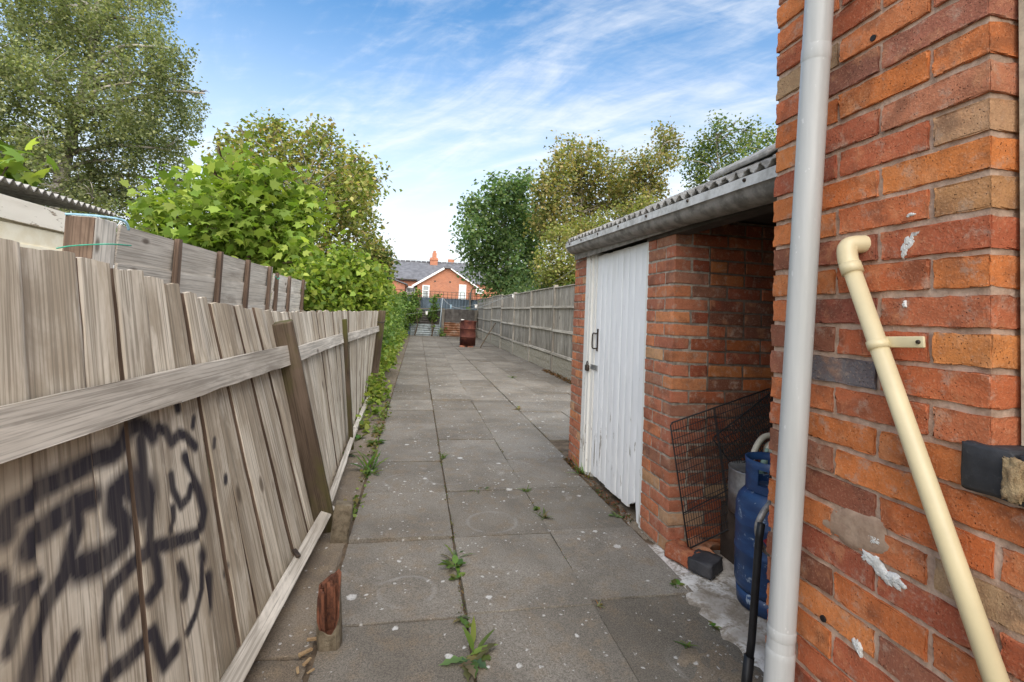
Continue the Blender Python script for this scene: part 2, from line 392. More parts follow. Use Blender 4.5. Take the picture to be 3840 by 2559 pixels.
def glass():
    t = MT('window_glass'); M['window_glass'] = t.out((.16, .19, .20), .06, None, spec=.8)
    t = MT('net_pane'); M['net_pane'] = t.out((.55, .60, .60), .25, None, spec=.6)
glass()
def blue_brick():
    t = MT('blue_brick'); v = t.local(); n = t.noise(v, 60, 5, .6); b = t.noise(v, 8, 4, .6)
    col = t.ramp(b, [(.35, (.022, .023, .027)), (.62, (.05, .05, .056)), (.8, (.085, .082, .085))])
    col = t.mix(t.rng(n, .58, .75, 0, .5), col, (.12, .115, .11))
    M['blue_brick'] = t.out(col, .62, t.bump(n, .5, .003), spec=.4)
blue_brick()
def slab_mat(name, base, dark, brown, lichen=1.):
    t = MT(name); v = t.world(); ob = t.rnd()
    big = t.noise(v, 1.6, 5, .6, .3); mid = t.noise(v, 8, 6, .65); fine = t.noise(v, 150, 4, .7); grit = t.noise(v, 420, 2, .5)
    col = t.mix(t.rng(big, .36, .64, 0, 1), base, dark)
    col = t.mix(t.rng(mid, .46, .68, 0, .7), col, brown)
    col = t.mix(t.rng(fine, .38, .60, .62, 0), col, tuple(x*.42 for x in dark))
    col = t.mix(t.rng(grit, .56, .70, 0, .5), col, tuple(min(.8, x*2.1) for x in base))
    hue = t.mix(ob, (.84, .82, .79), (1.16, 1.16, 1.15)); col = t.mix(1., col, hue, 'MULTIPLY')
    # lichen: round pale scabs, many sizes, in drifts
    wob = t.n('ShaderNodeVectorMath', operation='ADD'); t.put(wob.inputs[0], v); sc = t.n('ShaderNodeVectorMath', operation='SCALE'); t.put(sc.inputs[0], t.noise(v, 55, 3, .6, out='Color')); sc.inputs['Scale'].default_value = .022; t.put(wob.inputs[1], sc.outputs[0])
    drift = t.rng(t.noise(t.map(v, loc=(3, 1, 0)), 2.1, 4, .6), .42, .62, 0, 1)
    tot = None
    for scale, rad, dens, k in ((6.5, .17, .70, .85), (15, .24, .56, .85), (42, .30, .52, .65)):
        d = t.voro(wob.outputs[0], scale); rc = t.voro(wob.outputs[0], scale, out='Color')
        sx = t.sep(rc)
        on = t.math('GREATER_THAN', t.math('ADD', sx[0], t.math('MULTIPLY', drift, .40)), .90)
        r_ = t.math('MULTIPLY', sx[1], rad)
        sp = t.math('MULTIPLY', t.math('MULTIPLY', t.rng(t.math('SUBTRACT', d, r_), -.05, .03, 1, 0), on), k)
        tot = sp if tot is None else t.math('MAXIMUM', tot, sp)
    tot = t.math('MULTIPLY', tot, t.math('MULTIPLY', t.rng(fine, .35, .55, .55, 1), lichen))
    col = t.mix(tot, col, (.60, .59, .56))
    # faint pale rings and smears left by pots and mortar
    sm = t.rng(t.noise(t.map(v, (1, 1, 1), loc=(9, 2, 4)), 3.1, 7, .72, .8), .60, .74, 0, .36)
    col = t.mix(sm, col, (.44, .42, .38))
    for cx, cy, rad in ((.02, 2.30, .125), (.52, 2.98, .15), (.30, 3.80, .17), (-.02, 3.72, .16), (1.05, 4.3, .18)):
        q = t.n('ShaderNodeVectorMath', operation='DISTANCE'); t.put(q.inputs[0], wob.outputs[0]); q.inputs[1].default_value = (cx+.011, cy+.011, .011)
        rg = t.math('MULTIPLY', t.rng(t.math('ABSOLUTE', t.math('SUBTRACT', q.outputs['Value'], rad)), .003, .017, .17, 0), t.rng(t.noise(t.map(v, loc=(cx*9, cy, 0)), 5, 3, .5), .40, .60, 0, 1))
        col = t.mix(rg, col, (.42, .42, .40))
    h = t.math('ADD', t.math('MULTIPLY', fine, .6), t.math('ADD', t.math('MULTIPLY', mid, .6), t.math('MULTIPLY', grit, .3)))
    M[name] = t.out(col, .92, t.bump(h, .6, .004), spec=.25)
slab_mat('slab', (.24, .218, .186), (.155, .138, .115), (.225, .175, .122))
slab_mat('strip_concrete', (.24, .20, .155), (.16, .128, .095), (.27, .205, .135), .9)
def rough_white():
    t = MT('whitewashed_concrete'); v = t.world()
    n = t.noise(v, 7, 6, .68, .6); f = t.noise(v, 70, 5, .65); b = t.noise(v, 2.3, 4, .6)
    fac = t.math('ADD', t.math('MULTIPLY', n, .65), t.math('MULTIPLY', f, .35))
    col = t.ramp(fac, [(.38, (.16, .13, .10)), (.46, (.36, .32, .27)), (.53, (.66, .63, .59)), (.72, (.80, .78, .75))])
    col = t.mix(t.rng(b, .48, .64, 0, .7), col, (.23, .19, .145))
    M['whitewashed_concrete'] = t.out(col, .93, t.bump(fac, .8, .01), spec=.2)
rough_white()
def painted(name, col, chip, amt, under):
    t = MT(name); v = t.local(); w = t.world()
    n = t.noise(t.map(v, (18, 18, 4)), 1., 6, .7, .4); f = t.noise(v, 120, 4, .6)
    low = t.rng(t.sep(w)[2], .1, .95, .055, 0)
    ch = t.rng(t.math('ADD', n, low), .655-amt, .685-amt, 0, 1)
    grime = t.rng(t.noise(t.map(v, (9, 9, 1.4), loc=(3, 3, 3)), 1., 5, .65), .45, .75, 0, .32)
    c = t.mix(grime, col, under); c = t.mix(t.math('MULTIPLY', ch, .9), c, chip)
    M[name] = t.out(c, .6, t.bump(t.math('SUBTRACT', t.math('MULTIPLY', f, .25), ch), .4, .002), spec=.35)
painted('door_paint', (.84, .845, .85), (.30, .27, .23), .0, (.60, .585, .54))
painted('frame_paint', (.74, .73, .69), (.24, .19, .14), .035, (.48, .45, .38))
painted('fascia_paint', (.80, .74, .64), (.26, .19, .13), .05, (.50, .42, .31))
def pipe_grey():
    t = MT('grey_upvc'); v = t.local(); n = t.noise(t.map(v, (30, 30, 2)), 1., 5, .6); s = t.noise(t.map(v, (60, 60, 30), rot=(.3, .5, 0)), 1., 3, .6)
    col = t.ramp(n, [(.3, (.40, .405, .395)), (.6, (.47, .475, .465)), (.8, (.53, .535, .525))])
    col = t.mix(t.rng(s, .66, .72, 0, .5), col, (.70, .70, .69))
    M['grey_upvc'] = t.out(col, .38, t.bump(n, .05, .001), spec=.5)
pipe_grey()
def rust(name, a, b, c, metal=.2):
    t = MT(name); v = t.local(); n = t.noise(v, 4, 7, .68, .4); f = t.noise(v, 40, 5, .65)
    col = t.ramp(t.math('ADD', t.math('MULTIPLY', n, .7), t.math('MULTIPLY', f, .3)), [(.35, a), (.5, b), (.66, c)])
    M[name] = t.out(col, .82, t.bump(f, .4, .004), metal=metal, spec=.3)
rust('rust_drum', (.045, .016, .015), (.115, .036, .026), (.19, .07, .042))
rust('rust_tin', (.09, .045, .028), (.27, .12, .06), (.42, .36, .30))
rust('pale_tin', (.15, .14, .13), (.34, .385, .40), (.52, .55, .55))
rust('dark_tin', (.055, .048, .045), (.11, .098, .09), (.17, .155, .145))
def gas_blue():
    t = MT('gas_blue'); v = t.local(); n = t.noise(v, 22, 7, .7, .5); s = t.noise(t.map(v, (1, 1, 3)), 9, 5, .6)
    z = t.sep(t._tc.outputs['Object'])[2]
    ch = t.rng(n, .60, .66, 0, .85)
    col = t.mix(t.rng(s, .4, .7, 0, .8), (.012, .038, .115), (.02, .07, .19))
    col = t.mix(ch, col, (.33, .40, .48))
    M['gas_blue'] = t.out(col, .42, t.bump(n, .2, .002), spec=.5)
gas_blue()
simple('gas_red', (.32, .02, .025), .5, .3, 40, .1, .001)
simple('drum_band', (.16, .055, .035), .8, .3, 20, .3, .002)
def leafmat(name, trans=.35, rough=.5):
    t = MT(name); c = t.attr('tint')
    d = t.n('ShaderNodeBsdfPrincipled'); t.put(d.inputs['Base Color'], c); d.inputs['Roughness'].default_value = rough; d.inputs['Specular IOR Level'].default_value = .25
    tr = t.n('ShaderNodeBsdfTranslucent'); t.put(tr.inputs['Color'], t.mix(1., c, (1.25, 1.3, .6), 'MULTIPLY'))
    mx = t.n('ShaderNodeMixShader'); mx.inputs[0].default_value = trans; t.t.links.new(d.outputs[0], mx.inputs[1]); t.t.links.new(tr.outputs[0], mx.inputs[2])
    o = t.n('ShaderNodeOutputMaterial'); t.t.links.new(mx.outputs[0], o.inputs[0]); M[name] = t.m
leafmat('leaf', .46)
def birch_bark():
    t = MT('birch_bark'); v = t.world(); n = t.noise(t.map(v, (2, 2, 9)), 1., 5, .65); b = t.noise(v, 3, 4, .6)
    col = t.ramp(n, [(.38, (.09, .075, .06)), (.47, (.34, .31, .27)), (.7, (.56, .53, .48))])
    col = t.mix(t.rng(b, .52, .64, 0, .8), col, (.10, .08, .06))
    M['birch_bark'] = t.out(col, .85, t.bump(n, .5, .01))
birch_bark()
def far_brick():
    t = MT('far_brick'); v = t.world(); n = t.noise(v, 1.3, 5, .65); f = t.noise(v, 9, 4, .6)
    br = t.n('ShaderNodeTexBrick'); c = t.n('ShaderNodeCombineXYZ'); s = t.sep(v); t.put(c.inputs[0], t.math('ADD', s[0], s[1])); t.put(c.inputs[1], s[2])
    t.put(br.inputs['Vector'], c.outputs[0]); br.inputs['Scale'].default_value = 1.; br.inputs['Brick Width'].default_value = .225; br.inputs['Row Height'].default_value = .075; br.inputs['Mortar Size'].default_value = .008
    br.inputs['Color1'].default_value = (.40, .14, .075, 1); br.inputs['Color2'].default_value = (.30, .10, .055, 1); br.inputs['Mortar'].default_value = (.42, .28, .2, 1)
    col = t.mix(t.rng(n, .4, .7, 0, .55), br.outputs['Color'], (.46, .19, .10))
    M['far_brick'] = t.out(col, .9, t.bump(f, .3, .01))
far_brick()

# ------------------------------------------------------------------ ground, path
rng = random.Random(7)
struct(obj('ground', [(-150, -40, -.06), (150, -40, -.06), (150, 260, -.06), (-150, 260, -.06)], [(0, 1, 2, 3)], M['ground_mat'], M=Matrix.Identity(4)))
def sheet(name, x0, x1, y0, y1, z, nx, ny, amp, mat, seed, smooth=True):
    r = random.Random(seed); V = []; F = []
    for j in range(ny+1):
        for i in range(nx+1):
            V.append((x0+(x1-x0)*i/nx, y0+(y1-y0)*j/ny, z+r.uniform(-amp, amp)))
    for j in range(ny):
        for i in range(nx):
            a = j*(nx+1)+i; F.append((a, a+1, a+nx+2, a+nx+1))
    return struct(obj(name, V, F, mat, M=Matrix.Identity(4), smooth=smooth))
sheet('path_bed', -.36, 3.2, .2, 25.6, -.012, 24, 160, .003, M['soil'], 3)
sheet('soil_border', -1.4, -.56, .2, 25.6, -.03, 10, 90, .012, M['soil'], 4)
# slabs, each a piece of the paved path
paving = struct(obj('paved_path', *box(-.33, 3.18, .3, 25.4, -.058, -.045), M['soil'], M=T(0, 0, 0)))
SLAB = {}
def slab_piece(x0, x1, y0, y1, dz, tilt, seed):
    w = x1-x0; d = y1-y0
    near = y0 < 5.5
    V, F = rbox(w, d, .05, .0025, (14, 16, 1) if near else (2, 2, 1), .0014 if near else .0007, seed, 23.)
    m = T((x0+x1)/2, (y0+y1)/2, -.025+dz) @ Matrix.Rotation(tilt[0], 4, 'X') @ Matrix.Rotation(tilt[1], 4, 'Y') @ Matrix.Rotation(tilt[2], 4, 'Z')
    return link('slab', mesh(V, F, M['slab'], True, 22), paving, m)
GX, GY, X0, Y0 = .5726, .7067, -.304, 2.0858
sd_ = 0
for c in range(6):
    off = [0, 0, .035, -.05, .06, -.02][c]
    for j in range(-2, 33):
        x0 = X0+GX*c; x1 = x0+GX; y0 = Y0+GY*j+off+rng.uniform(-.008, .008); y1 = y0+GY
        if y1 > 25.2: continue
        if c == 2: x1 = min(x1, 1.405) if y0 > 4.2 else 1.365
        if c >= 3 and y0 < 4.3: continue
        if c == 2 and y1 < 1.75: continue
        g = rng.uniform(.0012, .003); gl = .0055 if c == 1 else .002; gr = .0055 if c == 0 else .002; sd_ += 1
        dz = rng.uniform(-.005, .004); tl = [rng.uniform(-.006, .006), rng.uniform(-.006, .006), rng.uniform(-.006, .006)]
        if (c, j) == (1, 7): dz = .016; tl[0] = -.02
        if (c, j) in ((0, 1), (0, 2)): dz += .006; tl[0] = -.012; tl[1] = .012
        if (c, j) == (1, 0): dz += .006; tl[0] = -.01
        slab_piece(x0+gl, x1-gr, y0+g, y1-g, dz, tl, sd_)
# rough concrete strip along the leaning fence: three cast lengths
strip = struct(obj('concrete_edging', *box(-.60, -.33, .6, 24, -.058, -.05), M['soil'], M=T(0, 0, 0)))
ys = [.7, 1.93, 3.05, 4.42, 5.6, 6.9, 8.6, 10.5, 13, 16, 20, 24]
for i in range(len(ys)-1):
    L = ys[i+1]-ys[i]-.012
    V, F = rbox(.26, L, .05, .012, (6, 18, 1), .004, 90+i, 11.)
    link('kerb_length', mesh(V, F, M['strip_concrete'], True), strip, T(-.45, (ys[i]+ys[i+1])/2, -.028+rng.uniform(-.004, .004)) @ Matrix.Rotation(rng.uniform(-.01, .01), 4, 'Y'))
# threshold along the outhouse and the whitewashed floor of its open bay
def patch(name, poly, z, amp, mat, n, seed, parent=None):
    "uneven cast surface inside a polygon (x, y)"
    xs = [p[0] for p in poly]; yy = [p[1] for p in poly]; r = random.Random(seed)
    bm = bmesh.new(); vs = [bm.verts.new((p[0], p[1], z)) for p in poly]; bm.faces.new(vs)
    for k in range(n): bmesh.ops.subdivide_edges(bm, edges=bm.edges[:], cuts=1, use_grid_fill=True)
    bmesh.ops.triangulate(bm, faces=bm.faces[:])
    for v in bm.verts: v.co.z += r.uniform(-amp, amp)+.004*math.sin(v.co.x*13+v.co.y*9)
    V = [tuple(v.co) for v in bm.verts]; bm.verts.index_update(); F = [tuple(v.index for v in f.verts) for f in bm.faces]; bm.free()
    # give it thickness
    b = len(V); V += [(x, y, z-.05) for x, y, _ in V[:]]; F += [tuple(i+b for i in reversed(f)) for f in F[:]]
    return struct(obj(name, V, F, mat, M=Matrix.Identity(4), smooth=True))
def gridpatch(name, x0, x1, y0, y1, z, nx, ny, amp, mat, seed, edge=0.):
    r = random.Random(seed); V = []; F = []
    for j in range(ny+1):
        for i in range(nx+1):
            x = x0+(x1-x0)*i/nx; y = y0+(y1-y0)*j/ny
            e = (i in (0, nx)) or (j in (0, ny))
            V.append((x+(r.uniform(-edge, edge) if e else 0), y+(r.uniform(-edge, edge) if e else 0), z+r.uniform(-amp, amp)+.006*math.sin(x*9+1)*math.sin(y*7)-(.012 if e else 0)))
    for j in range(ny):
        for i in range(nx):
            a = j*(nx+1)+i; F.append((a, a+1, a+nx+2, a+nx+1))
    return struct(obj(name, V, F, mat, M=Matrix.Identity(4), smooth=True))
gridpatch('outhouse_floor', 1.30, 2.62, 1.0, 2.62, .004, 34, 40, .004, M['whitewashed_concrete'], 21, .03)
gridpatch('threshold_floor', 1.372, 1.60, 2.62, 4.5, -.012, 8, 40, .004, M['strip_concrete'], 22, .008)
gridpatch('broken_concrete', 1.0, 1.34, 1.1, 1.80, -.003, 12, 22, .006, M['strip_concrete'], 23, .025)

# ------------------------------------------------------------------ brickwork
BR_MESH = {}
def brick_obj(parent, cx, cy, cz, sx, sy, sz, col, near=False, seed=0, name='brick'):
    key = (round(sx, 3), round(sy, 3), round(sz, 3), near, seed % 9)
    if key not in BR_MESH:
        nn = (10 if sx > .13 else 5, 12 if sy > .13 else 6, 5) if near else (2, 2, 1)
        V, F = rbox(sx, sy, sz, .003 if near else .005, nn, .0024 if near else .0022, seed % 9+3, 55.)
        BR_MESH[key] = mesh(V, F, M['brick'], True, 24)
    o = link(name, BR_MESH[key], parent, T(cx, cy, cz) @ Matrix.Rotation(rng.uniform(-.006, .006), 4, 'X' if sy > sx else 'Y') @ Matrix.Rotation(rng.uniform(-.008, .008), 4, 'Z'))
    o.color = (*col, 1); return o
ORANGE = [(.60, .195, .065), (.56, .165, .055), (.64, .225, .075), (.54, .15, .05), (.60, .185, .07)]
REDS = [(.45, .125, .06), (.40, .105, .055), (.50, .145, .065), (.36, .10, .055)]
BROWN = [(.30, .115, .07), (.33, .14, .085), (.26, .10, .06)]
BUFF = [(.50, .29, .14), (.46, .30, .17)]
def pick(r, w):
    pool = r.choices([ORANGE, REDS, BROWN, BUFF], w)[0]; c = r.choice(pool); k = r.uniform(.88, 1.12)
    return tuple(x*k for x in c)

# ------------------------------------------------------------------ the house on the right
HX, YN, YF = 1.041, .692, 1.263
house = thing('brick_house', (1.3, .9, 0), 'orange brick corner of a house close by, with pale pink mortar', 'house')
def part(name, V, F, mat, parent, smooth=False, label=None):
    o = obj(name, V, F, mat, parent, smooth=smooth)
    if label: o['label'] = label
    return o
part('wall', *join(box(HX+.0062, 2.9, YN+.011, YF-.010, -.05, 2.75), box(HX+.0062, 2.9, .2, YN+.011, -.05, 1.0), box(1.14, 2.9, .2, YN+.011, 2.45, 2.75)), M['mortar'], house)
part('upper_wall', *join(box(HX+.0062, 4.2, -1.6, YF-.010, 2.7501, 3.3), box(HX+.0062, 4.2, -1.6, .1999, -.05, 2.75)), M['far_brick'], house)
part('roof', *join(((V_ := [(.95, -1.7, 3.25), (.95, 1.35, 3.25), (2.6, 1.35, 4.2), (2.6, -1.7, 4.2), (4.3, 1.35, 3.25), (4.3, -1.7, 3.25)])+[(x, y, z-.1) for x, y, z in V_], [(0, 1, 2, 3), (3, 2, 4, 5), (9, 8, 7, 6), (11, 10, 8, 9), (0, 6, 7, 1), (5, 4, 10, 11), (1, 7, 8, 2), (2, 8, 10, 4), (0, 3, 9, 6), (3, 5, 11, 9)])), M['slate'], house)
rh = random.Random(11)
special = {}
bz = .0239
def hc(j, i):
    # colours read off the photograph, course by course from the top of the frame
    t = {(26, 0): (.40, .13, .07), (26, 1): (.48, .16, .06), (25, 0): (.33, .12, .075), (25, 1): (.23, .09, .06),
         (24, 0): (.52, .16, .05), (24, 1): (.50, .15, .04), (23, 0): (.42, .16, .085), (23, 1): (.36, .10, .05),
         (22, 0): (.42, .24, .13), (22, 1): (.40, .11, .05), (21, 0): (.55, .18, .05), (21, 1): (.50, .14, .04),
         (20, 0): (.40, .20, .085), (20, 1): (.46, .13, .05), (19, 0): (.38, .10, .045), (19, 1): (.27, .08, .045),
         (18, 0): (.54, .17, .05), (18, 1): (.42, .11, .04), (17, 0): (.40, .115, .05), (17, 1): (.27, .08, .05),
         (16, 0): (.52, .19, .055), (16, 1): (.42, .11, .045), (15, 0): (.44, .12, .045), (15, 1): (.13, .12, .125),
         (14, 0): (.40, .12, .05), (14, 1): (.42, .12, .05), (13, 1): (.46, .14, .04), (13, 2): (.40, .11, .04),
         (12, 1): (.52, .16, .045), (11, 1): (.24, .08, .045), (11, 2): (.38, .11, .05)}
    c = t.get((j, i)); return c and tuple(min(.8, x*1.22+.008) for x in c)
for j in range(0, 36):
    z = bz+.075*j+.0325
    even = j % 2 == 0
    edges = [YN]
    first = .114 if even else .228
    e = YN+first
    while e < YF-.01: edges.append(e); e += .2285
    edges.append(YF)
    start = edges
    if z < 1.0 or z > 2.5:     # brickwork carries on under the window
        pre = []; e = YN if not even else YN+.114
        if even: start = edges[:0]+edges[1:]
        e -= .2285
        while e > .22: pre.insert(0, e); e -= .2285
        start = pre+start
    for i in range(len(start)-1):
        a = start[i]; b = start[i+1]
        L = b-a-.0135
        if L < .03: continue
        k = i
        if z < 1.0: k = sum(1 for q in start[:i+1] if q >= YN-.12)-1
        col = hc(j, k) if k >= 0 else None
        if col is None: col = pick(rh, (5, 3, 1.8, .5) if j > 9 else (3.2, 4.2, 2.2, .3))
        cy = (a+b)/2
        if a == start[0] and z > 1.0: cy += .0; 
        dep = .205 if L < .12 else .1
        brick_obj(house, HX+dep/2+rh.uniform(-.0015, .0025), cy+rh.uniform(-.0015, .0015), z+rh.uniform(-.0012, .0012), dep, L+.001, .0615, col, True, rh.randrange(99))
# window: sill of blue brick, cream frame, glass
sill_col = (.04, .04, .045)
for i, (a, b) in enumerate(((.655, .735), (.565, .648), (.475, .558), (.385, .468))):
    V, F = rbox(.30, b-a, .088, .008, (4, 3, 3), .0022, 40+i, 30.)
    # back corner of each sill brick is splayed below
    V = [(x, y, zz-(.02*max(0, (x+.15)/.3) if zz < 0 else 0)) for x, y, zz in V]
    o = link('sill_brick', mesh(V, F, M['blue_brick'], True), house, T(1.045+.125, (a+b)/2, 1.043))
V, F = rbox(.02, .030, .075, .006, (3, 3, 6), .004, 61, 60.); link('sealant', mesh(V, F, M['foam_tan'], True), house, T(1.008+.012, .651, 1.04))
fr = part('window_frame', *join(box(1.098, 1.165, .640, .690, 1.088, 2.45), box(1.098, 1.165, .2, .640, 1.088, 1.15), box(1.098, 1.165, .2, .64, 2.40, 2.45), box(1.125, 1.175, .600, .640, 1.15, 2.40)), M['cream_frame'], house)
part('window_pane', *box(1.14, 1.146, .2, .60, 1.15, 2.40), M['window_glass'], house)
# repairs and splashes on the brick face
def blob(name, y, z, w, h, th, mat, seed, parent, ang=0., x=HX, ragged=.5):
    r = random.Random(seed); n = 26; rings = 6; V = [(0, 0, th)]; F = []
    ph = [r.uniform(0, 6.28) for _ in range(5)]
    def rad(t): return 1+ragged*(.35*math.sin(2*t+ph[0])+.3*math.sin(3*t+ph[1])+.25*math.sin(5*t+ph[2])+.2*math.sin(9*t+ph[3]))+r.uniform(-.18, .18)*ragged
    rr = [rad(2*math.pi*k/n) for k in range(n)]
    for q in range(1, rings+1):
        f = q/rings
        for k in range(n):
            t = 2*math.pi*k/n; V.append((f*rr[k]*math.cos(t)*w/2, f*rr[k]*math.sin(t)*h/2, th*(1-f**3)*r.uniform(.55, 1.2)-(.004 if q == rings else 0)))
    for k in range(n): F.append((0, 1+k, 1+(k+1) % n))
    for q in range(rings-1):
        for k in range(n):
            a = 1+q*n+k; b = 1+q*n+(k+1) % n; F.append((a, a+n, b+n, b))
    c, s = math.cos(ang), math.sin(ang)
    W = [(x-c3, y+(-a*c+b*s), z+(a*s+b*c)) for a, b, c3 in V]
    return part(name, W, F, mat, parent, smooth=True)
def hy(u, v):    # spot on the house face seen at photo position
    s = PW/2353.; d = _f+_r2*((u*s-PW/2)/F_PX)-_u2*((v*s-PH/2-SHIFT)/F_PX); p = Vector((0, 0, CAMH))+d*(HX/d.x); return p.y, p.z
y, z = hy(2000, 1243); blob('mortar_patch', y+.04, z+.005, .20, .085, .004, M['mortar_smear'], 5, house, .25, ragged=.3)
for i, (u, v, w, h, a) in enumerate(((2008, 1243, .042, .026, .1), (2010, 1295, .062, .040, -.35), (2048, 1332, .062, .030, -.15), (2025, 1315, .05, .03, -.5), (1992, 1282, .03, .02, 0), (2066, 1340, .03, .016, 0), (1970, 1487, .020, .038, .3), (2090, 555, .030, .024, .9), (2078, 575, .022, .030, 0), (2092, 494, .018, .010, 0), (2078, 700, .008, .020, 0), (2102, 537, .026, .014, .5))):
    y, z = hy(u, v); blob('paint_splash', y, z, w, h, .0035 if i < 7 else .0016, M['plaster_white'], 70+i, house, a, ragged=.55)
for i, (u, v) in enumerate(((2008, 88), (1892, 1422))):
    y, z = hy(u, v)
    V, F = lathe([(.0001, .0035), (.0075, .0035), (.008, -.001)], 14)
    part('drill_hole', [(HX-c, y+a, z+b) for a, b, c in V], F, M['black_plastic'], house)

# ------------------------------------------------------------------ pipes on the house wall
dp = thing('downpipe', (.985, 1.10, .25), 'tall pale grey plastic rainwater downpipe in front of the orange brick wall', 'downpipe')
p0 = Vector((.966, 1.138, .02)); p1 = Vector((.966, .985, 2.75))
def along(t): return p0+(p1-p0)*t
obj('pipe', *tube([along(i/12) for i in range(13)], .0325, 28, False), M['grey_upvc'], dp, smooth=True)
tz = lambda z: (z-p0.z)/(p1.z-p0.z)
for z, h in ((1.985, .02), (.50, .014)):
    obj('socket_joint', *tube([along(tz(z-h)), along(tz(z-h*.7)), along(tz(z+h*.7)), along(tz(z+h))], [.0326, .0338, .0338, .0326], 28, False), M['grey_upvc'], dp, smooth=True)
obj('socket', *tube([along(tz(.02)), along(tz(.44)), along(tz(.452)), along(tz(.458))], [.0345, .0345, .0343, .0325], 28, False), M['grey_upvc'], dp, smooth=True)
wp = thing('waste_pipe', (1.0, .9, .9), 'cream plastic waste pipe slanting down the orange brick wall from an elbow', 'pipe')
e0 = Vector((1.005, .972, 1.47)); e1 = Vector((1.005, .560, .42))
dirv = (e1-e0).normalized()
obj('pipe', *tube([e0+dirv*.02, e0+(e1-e0)*.5, e1], .0185, 24), M['cream_plastic'], wp, smooth=True)
el = curve([e0+dirv*.052, e0+dirv*.015, e0+Vector((.006, -.002, .016)), e0+Vector((.036, -.012, .022)), e0+Vector((.06, -.016, .022))], 5)
obj('elbow', *tube(el, .0215, 20), M['cream_plastic'], wp, smooth=True)
obj('elbow_collar', *tube([e0+dirv*.030, e0+dirv*.055], .0228, 20), M['cream_plastic'], wp, smooth=True)
ck = e0+(e1-e0)*.205
V, F = tube([ck-dirv*.009, ck+dirv*.009], .0215, 20)
cl = obj('pipe_clip', V, F, M['cream_plastic'], wp, smooth=True)
V, F = rbox(.006, .085, .024, .003, (1, 4, 1), 0, 3)
link('clip_tab', mesh(V, F, M['cream_plastic'], True), cl, T(ck+Vector((.012, -.048, .010))) @ Matrix.Rotation(-.06, 4, 'X'))
V, F = lathe([(.0001, .0035), (.004, .003), (.0045, 0)], 12)
link('screw', mesh(V, F, M['steel_dark'], True), cl, T(ck+Vector((.0088, -.080, .012))) @ Matrix.Rotation(-math.pi/2, 4, 'Y'))
# black soil pipe standing behind the corner, copper gas tail
bp = thing('black_pipe', (1.15, 1.46, 0), 'slim black waste pipe standing behind the near brick corner', 'pipe')
obj('pipe', *tube([(1.175, 1.45, .62), (1.168, 1.45, .575), (1.147, 1.45, .239), (1.138, 1.45, .17)], .0125, 18), M['black_plastic'], bp, smooth=True)
obj('socket', *tube([(1.139, 1.45, .19), (1.120, 1.448, .01)], .0165, 18), M['black_plastic'], bp, smooth=True)

# ------------------------------------------------------------------ outhouse
OX = 1.42
outh = thing('brick_outhouse', (1.9, 3.0, 0), 'low brick outhouse with corrugated roof, white plank door and a dark open bay', 'outhouse')
ro = random.Random(23)
def dusty(r):      # older, paler bricks with lime bloom
    c = pick(r, (3, 4, 2, .8)); return tuple(a*.72+b*.28 for a, b in zip(c, (.50, .27, .18)))
part('pier_core', *box(OX+.006, OX+.22, 2.4845, 2.806, -.05, 1.86), M['mortar_grey'], outh)
part('pier_core', *box(OX+.006, OX+.22, 3.937, 4.243, -.05, 1.90), M['mortar_grey'], outh)
part('cross_wall', *box(OX+.22, 2.6, 2.4845, 2.70, -.05, 1.885), M['mortar_bay_shade'], outh)
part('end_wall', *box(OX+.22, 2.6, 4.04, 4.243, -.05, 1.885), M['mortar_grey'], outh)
part('back_wall', *box(2.6, 2.8, 1.27, 4.243, -.05, 1.885), M['mortar_bay_shade'], outh)
NC = 25
for j in range(NC):
    z = .0375+.075*j
    zz = z+ro.uniform(-.001, .001)
    if z > 1.86: break
    # right pier, face to the path (X = OX), corner towards the bay
    if j % 2 == 0:
        brick_obj(outh, OX+.1075, 2.48+.0512, zz, .213, .1005, .0625, dusty(ro), False, j)
        brick_obj(outh, OX+.05+ro.uniform(-.002, .002), 2.592+.109, zz, .1, .205, .0625, dusty(ro), False, j+3)
        x = OX+.2275
    else:
        brick_obj(outh, OX+.0512, 2.48+.1075, zz, .1005, .213, .0625, dusty(ro), False, j)
        brick_obj(outh, OX+.05+ro.uniform(-.002, .002), 2.706+.0517, zz, .1, .0985, .0625, dusty(ro), False, j+5)
        x = OX+.115
    while x < 2.55:                      # wall inside the bay
        L = ro.choice((.215, .215, .215, .1025)); L = min(L, 2.595-x)
        if L < .05: break
        brick_obj(outh, x+L/2, 2.48+.05+ro.uniform(-.002, .002), zz, L-.002, .1, .0625, tuple(a*.72 for a in pick(ro, (1.2, 4, 3, .1))), False, j+int(x*10)); x += L+.0115  # deep red bricks, colour darkened further to carry the bay's shade
    # far pier
    a = 3.93; seq = (.1025, .205) if j % 2 else (.205, .1025)
    for L in seq:
        brick_obj(outh, OX+.05+ro.uniform(-.002, .002), a+L/2, zz, .1, L-.002, .0625, dusty(ro), False, j+int(L*50)); a += L+.0115
